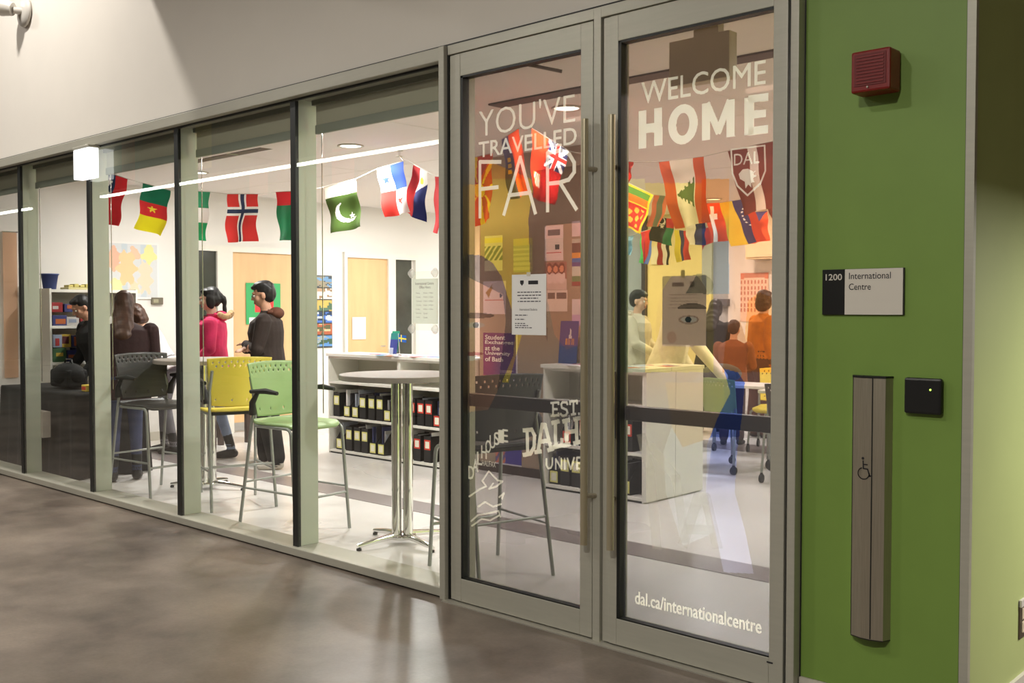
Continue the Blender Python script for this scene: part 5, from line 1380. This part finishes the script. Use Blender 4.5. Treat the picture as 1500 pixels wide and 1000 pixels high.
        ho = bpy.data.meshes.new_from_object(tmp.evaluated_get(bpy.context.evaluated_depsgraph_get()))
        C.objects.unlink(tmp); bpy.data.objects.remove(tmp)
        for v_ in ho.vertices:
            n_ = v_.co; v_.co = v_.co+Vector((math.sin(n_.x*190+n_.z*40), math.sin(n_.y*170), 0))*.0022
        link('hair', ho, hair_m, t, True) if len(ho.materials) == 0 else None
    if hood:
        hd_ = MB(); m2 = MB().ball((0, 0, 0), (.115, .075, .06), 18)
        hd_.add([L(Vector(v_)+Vector((0, -.095, 1.455))) for v_ in m2.v], m2.f, 0, True)
        rm = MB().tube([L((.10*math.cos(a), -.03+.085*math.sin(a), 1.475+.02*math.sin(a))) for a in [PI*j/10 for j in range(10, 21)]], .022*k, 10)
        hd_.add(rm.v, rm.f, 0, True); hd_.build('hood', hood if not isinstance(hood, bool) else top, t)
    if glasses:
        gm = MB()
        for s in (-1, 1): gm.tube([Hd((s*.031+.024*math.cos(a), .104, 1.632+.017*math.sin(a))) for a in [2*PI*j/14 for j in range(15)]], .0018, 6)
        for s in (-1, 1): gm.tube([Hd((s*.055, .104, 1.634)), Hd((s*.08, .0, 1.634))], .0018, 6)
        gm.build('glasses', black_pl, t)
    return t, L, Hd, k
def cloth(name, c, n=.12, b=.35): return mat(name, c, .85, noise=n, nscale=14, bump=b, bscale=26)
def facing(px_target): pass
jk = cloth('black_brown_jacket', rgb(46, 34, 29)); bk = cloth('black_trousers', rgb(22, 20, 20)); whs = mat('pale_trainers', rgb(196, 188, 176), .6)
jeans = cloth('blue_jeans', rgb(64, 72, 104)); lj = cloth('light_jeans', rgb(126, 140, 166)); pinkp = cloth('pink_parka', rgb(206, 44, 92)); maroon = cloth('maroon_top', rgb(48, 24, 24))
blkj = cloth('black_jacket', rgb(20, 21, 21)); cream = cloth('cream_hoodie', rgb(214, 202, 184)); whit = cloth('white_shirt', rgb(226, 224, 222)); orange = cloth('mustard_sweater', rgb(196, 124, 44))
brownk = cloth('brown_skirt', rgb(96, 58, 46)); blkshoe = mat('black_shoe', rgb(16, 15, 15), .5); rust = cloth('rust_top', rgb(140, 84, 48)); greyt = cloth('grey_trousers', rgb(116, 114, 120)); dplum = cloth('plum_trousers', rgb(84, 62, 66))
LEFT = (-.55, -.835)   # towards the left of the picture for the people near the stools
t, L, Hd, k = person('man with black hair in a black and brown jacket, arms crossed, looking left', (-8.30, 1.87), (-.66, -.75), 1.76, 'mid', jk, bk, whs, 0.04, {'l': ((-.25, .06, 1.13), (.06, .205, 1.17)), 'r': ((.25, .06, 1.13), (-.06, .19, 1.13))},
        'bushy', hair_k, 1.25, .84, 1.45, .12, .06, 0, .12, hood=cloth('brown_hood', rgb(92, 52, 34)), glasses=True)
MB().tube([L((.232, .03, 1.30)), L((.238, .045, 1.24))], .012, 8).build('sleeve_mark', mat('sleeve_white', rgb(220, 214, 208), .7), t)
t, L, Hd, k = person('woman in a bright pink hooded parka and light jeans, facing left', (-9.36, 1.92), (-.6, -.8), 1.72, 'light', pinkp, lj, blkshoe, 0.03, {'l': ((-.27, .0, 1.13), (-.2, .18, .98)), 'r': ((.27, -.02, 1.12), (.24, .08, .9))},
        'tail', hair_k, 1.2, .80, .95, .13, .16, 0, .08, hood=True, inner=maroon)
fur = MB()
for j in range(12):
    a = PI+PI*j/11; p = L((.15*math.cos(a), -.1+.1*math.sin(a), 1.47+.02*math.sin(a*3))); fur.ball(p, .032, 8)
fur.build('fur_trim', mat('fur_beige', rgb(206, 170, 126), .95, noise=.2, nscale=60, bump=.8), t)
person('woman with long brown hair in a dark maroon jacket and jeans beside the covered table', (-8.62, .60), (-.85, .5), 1.66, 'mid', maroon, jeans, blkshoe, .12, {'l': ((-.25, .08, 1.12), (-.16, .3, 1.08)), 'r': ((.26, .06, 1.13), (.16, .3, 1.1))},
       'long', hair_b, 1.3, .74, .95, .1, .05, 0, .2)
person('person in a black jacket bending behind the second mullion, reaching to the covered table', (-10.30, 1.22), (-.1, -1), 1.68, 'mid', blkj, bk, blkshoe, .32, {'l': ((-.26, .1, 1.12), (-.2, .3, .98)), 'r': ((.26, .1, 1.12), (.2, .32, 1.0))},
       'short', hair_k, 1.3, .84, 1., .1, .08, 0, .2)
person('person in a white shirt and grey trousers leaning forward behind the long haired woman', (-9.95, 1.72), (-.8, -.6), 1.64, 'light', whit, greyt, blkshoe, .55, {'l': ((-.22, .2, 1.16), (-.12, .36, .98)), 'r': ((.24, .2, 1.14), (.14, .36, .96))},
       'bob', hair_b, 1.1, .9, 1., .1, .1, 0, .0)
# far group behind the right door
person('man in a cream hooded sweatshirt standing left of the taped paper', (-7.12, 6.1), (.75, .2), 1.72, 'light', cream, dplum, blkshoe, .06, {'l': ((-.25, .06, 1.14), (-.1, .26, 1.05)), 'r': ((.27, .1, 1.14), (.12, .32, 1.02))},
       'bushy', hair_k, 1.25, .86, 1.1, .1, .08, 0, .05, hood=True)
person('man in a white hooded top leaning over the table behind the taped paper', (-5.72, 4.72), (.72, .7), 1.84, 'light', cloth('off_white_top', rgb(228, 220, 208)), dplum, blkshoe, .30, {'l': ((-.3, .1, 1.1), (-.26, .34, .9)), 'r': ((.32, .16, 1.16), (.36, .46, .96))},
       'bushy', hair_k, 1.25, .86, 1.1, .12, .1, 0, .1)
person('person in black with dark hair behind the leaning man', (-6.80, 7.20), (-.2, .9), 1.66, 'mid', blkj, bk, blkshoe, .35, {'l': ((-.22, .1, 1.12), (-.12, .3, 1.0)), 'r': ((.22, .1, 1.12), (.12, .3, 1.0))}, 'long', hair_k, 1.05, .8, 1.1, .1, .08, 0, .1)
person('small person with short brown hair in a rust top between the black and mustard figures', (-5.95, 6.32), (-.3, 1), 1.38, 'light', rust, dplum, blkshoe, .10, {'l': ((-.25, .1, 1.12), (-.16, .3, 1.08)), 'r': ((.26, .1, 1.12), (.16, .32, 1.1))}, 'short', hair_b, 1.2, .86, 1.1, .1, .05, 0, .1)
person('woman with bobbed brown hair in a mustard sweater and long brown skirt, back turned', (-6.05, 7.15), (.6, .8), 1.72, 'light', orange, brownk, blkshoe, .04, None, 'bob', hair_b, 1.3, .96, 1.75, .09, .03, .5, .0)
person('woman with light brown hair at the far right edge of the door glass, facing left', (-6.02, 7.85), (-.8, -.55), 1.66, 'light', cloth('cream_blouse', rgb(216, 190, 168)), dplum, blkshoe, .05, None, 'bob', mat('hair_light', rgb(120, 74, 44), .5, noise=.3, nscale=30), 1., .9, 1., .1, .05, 0, .05)
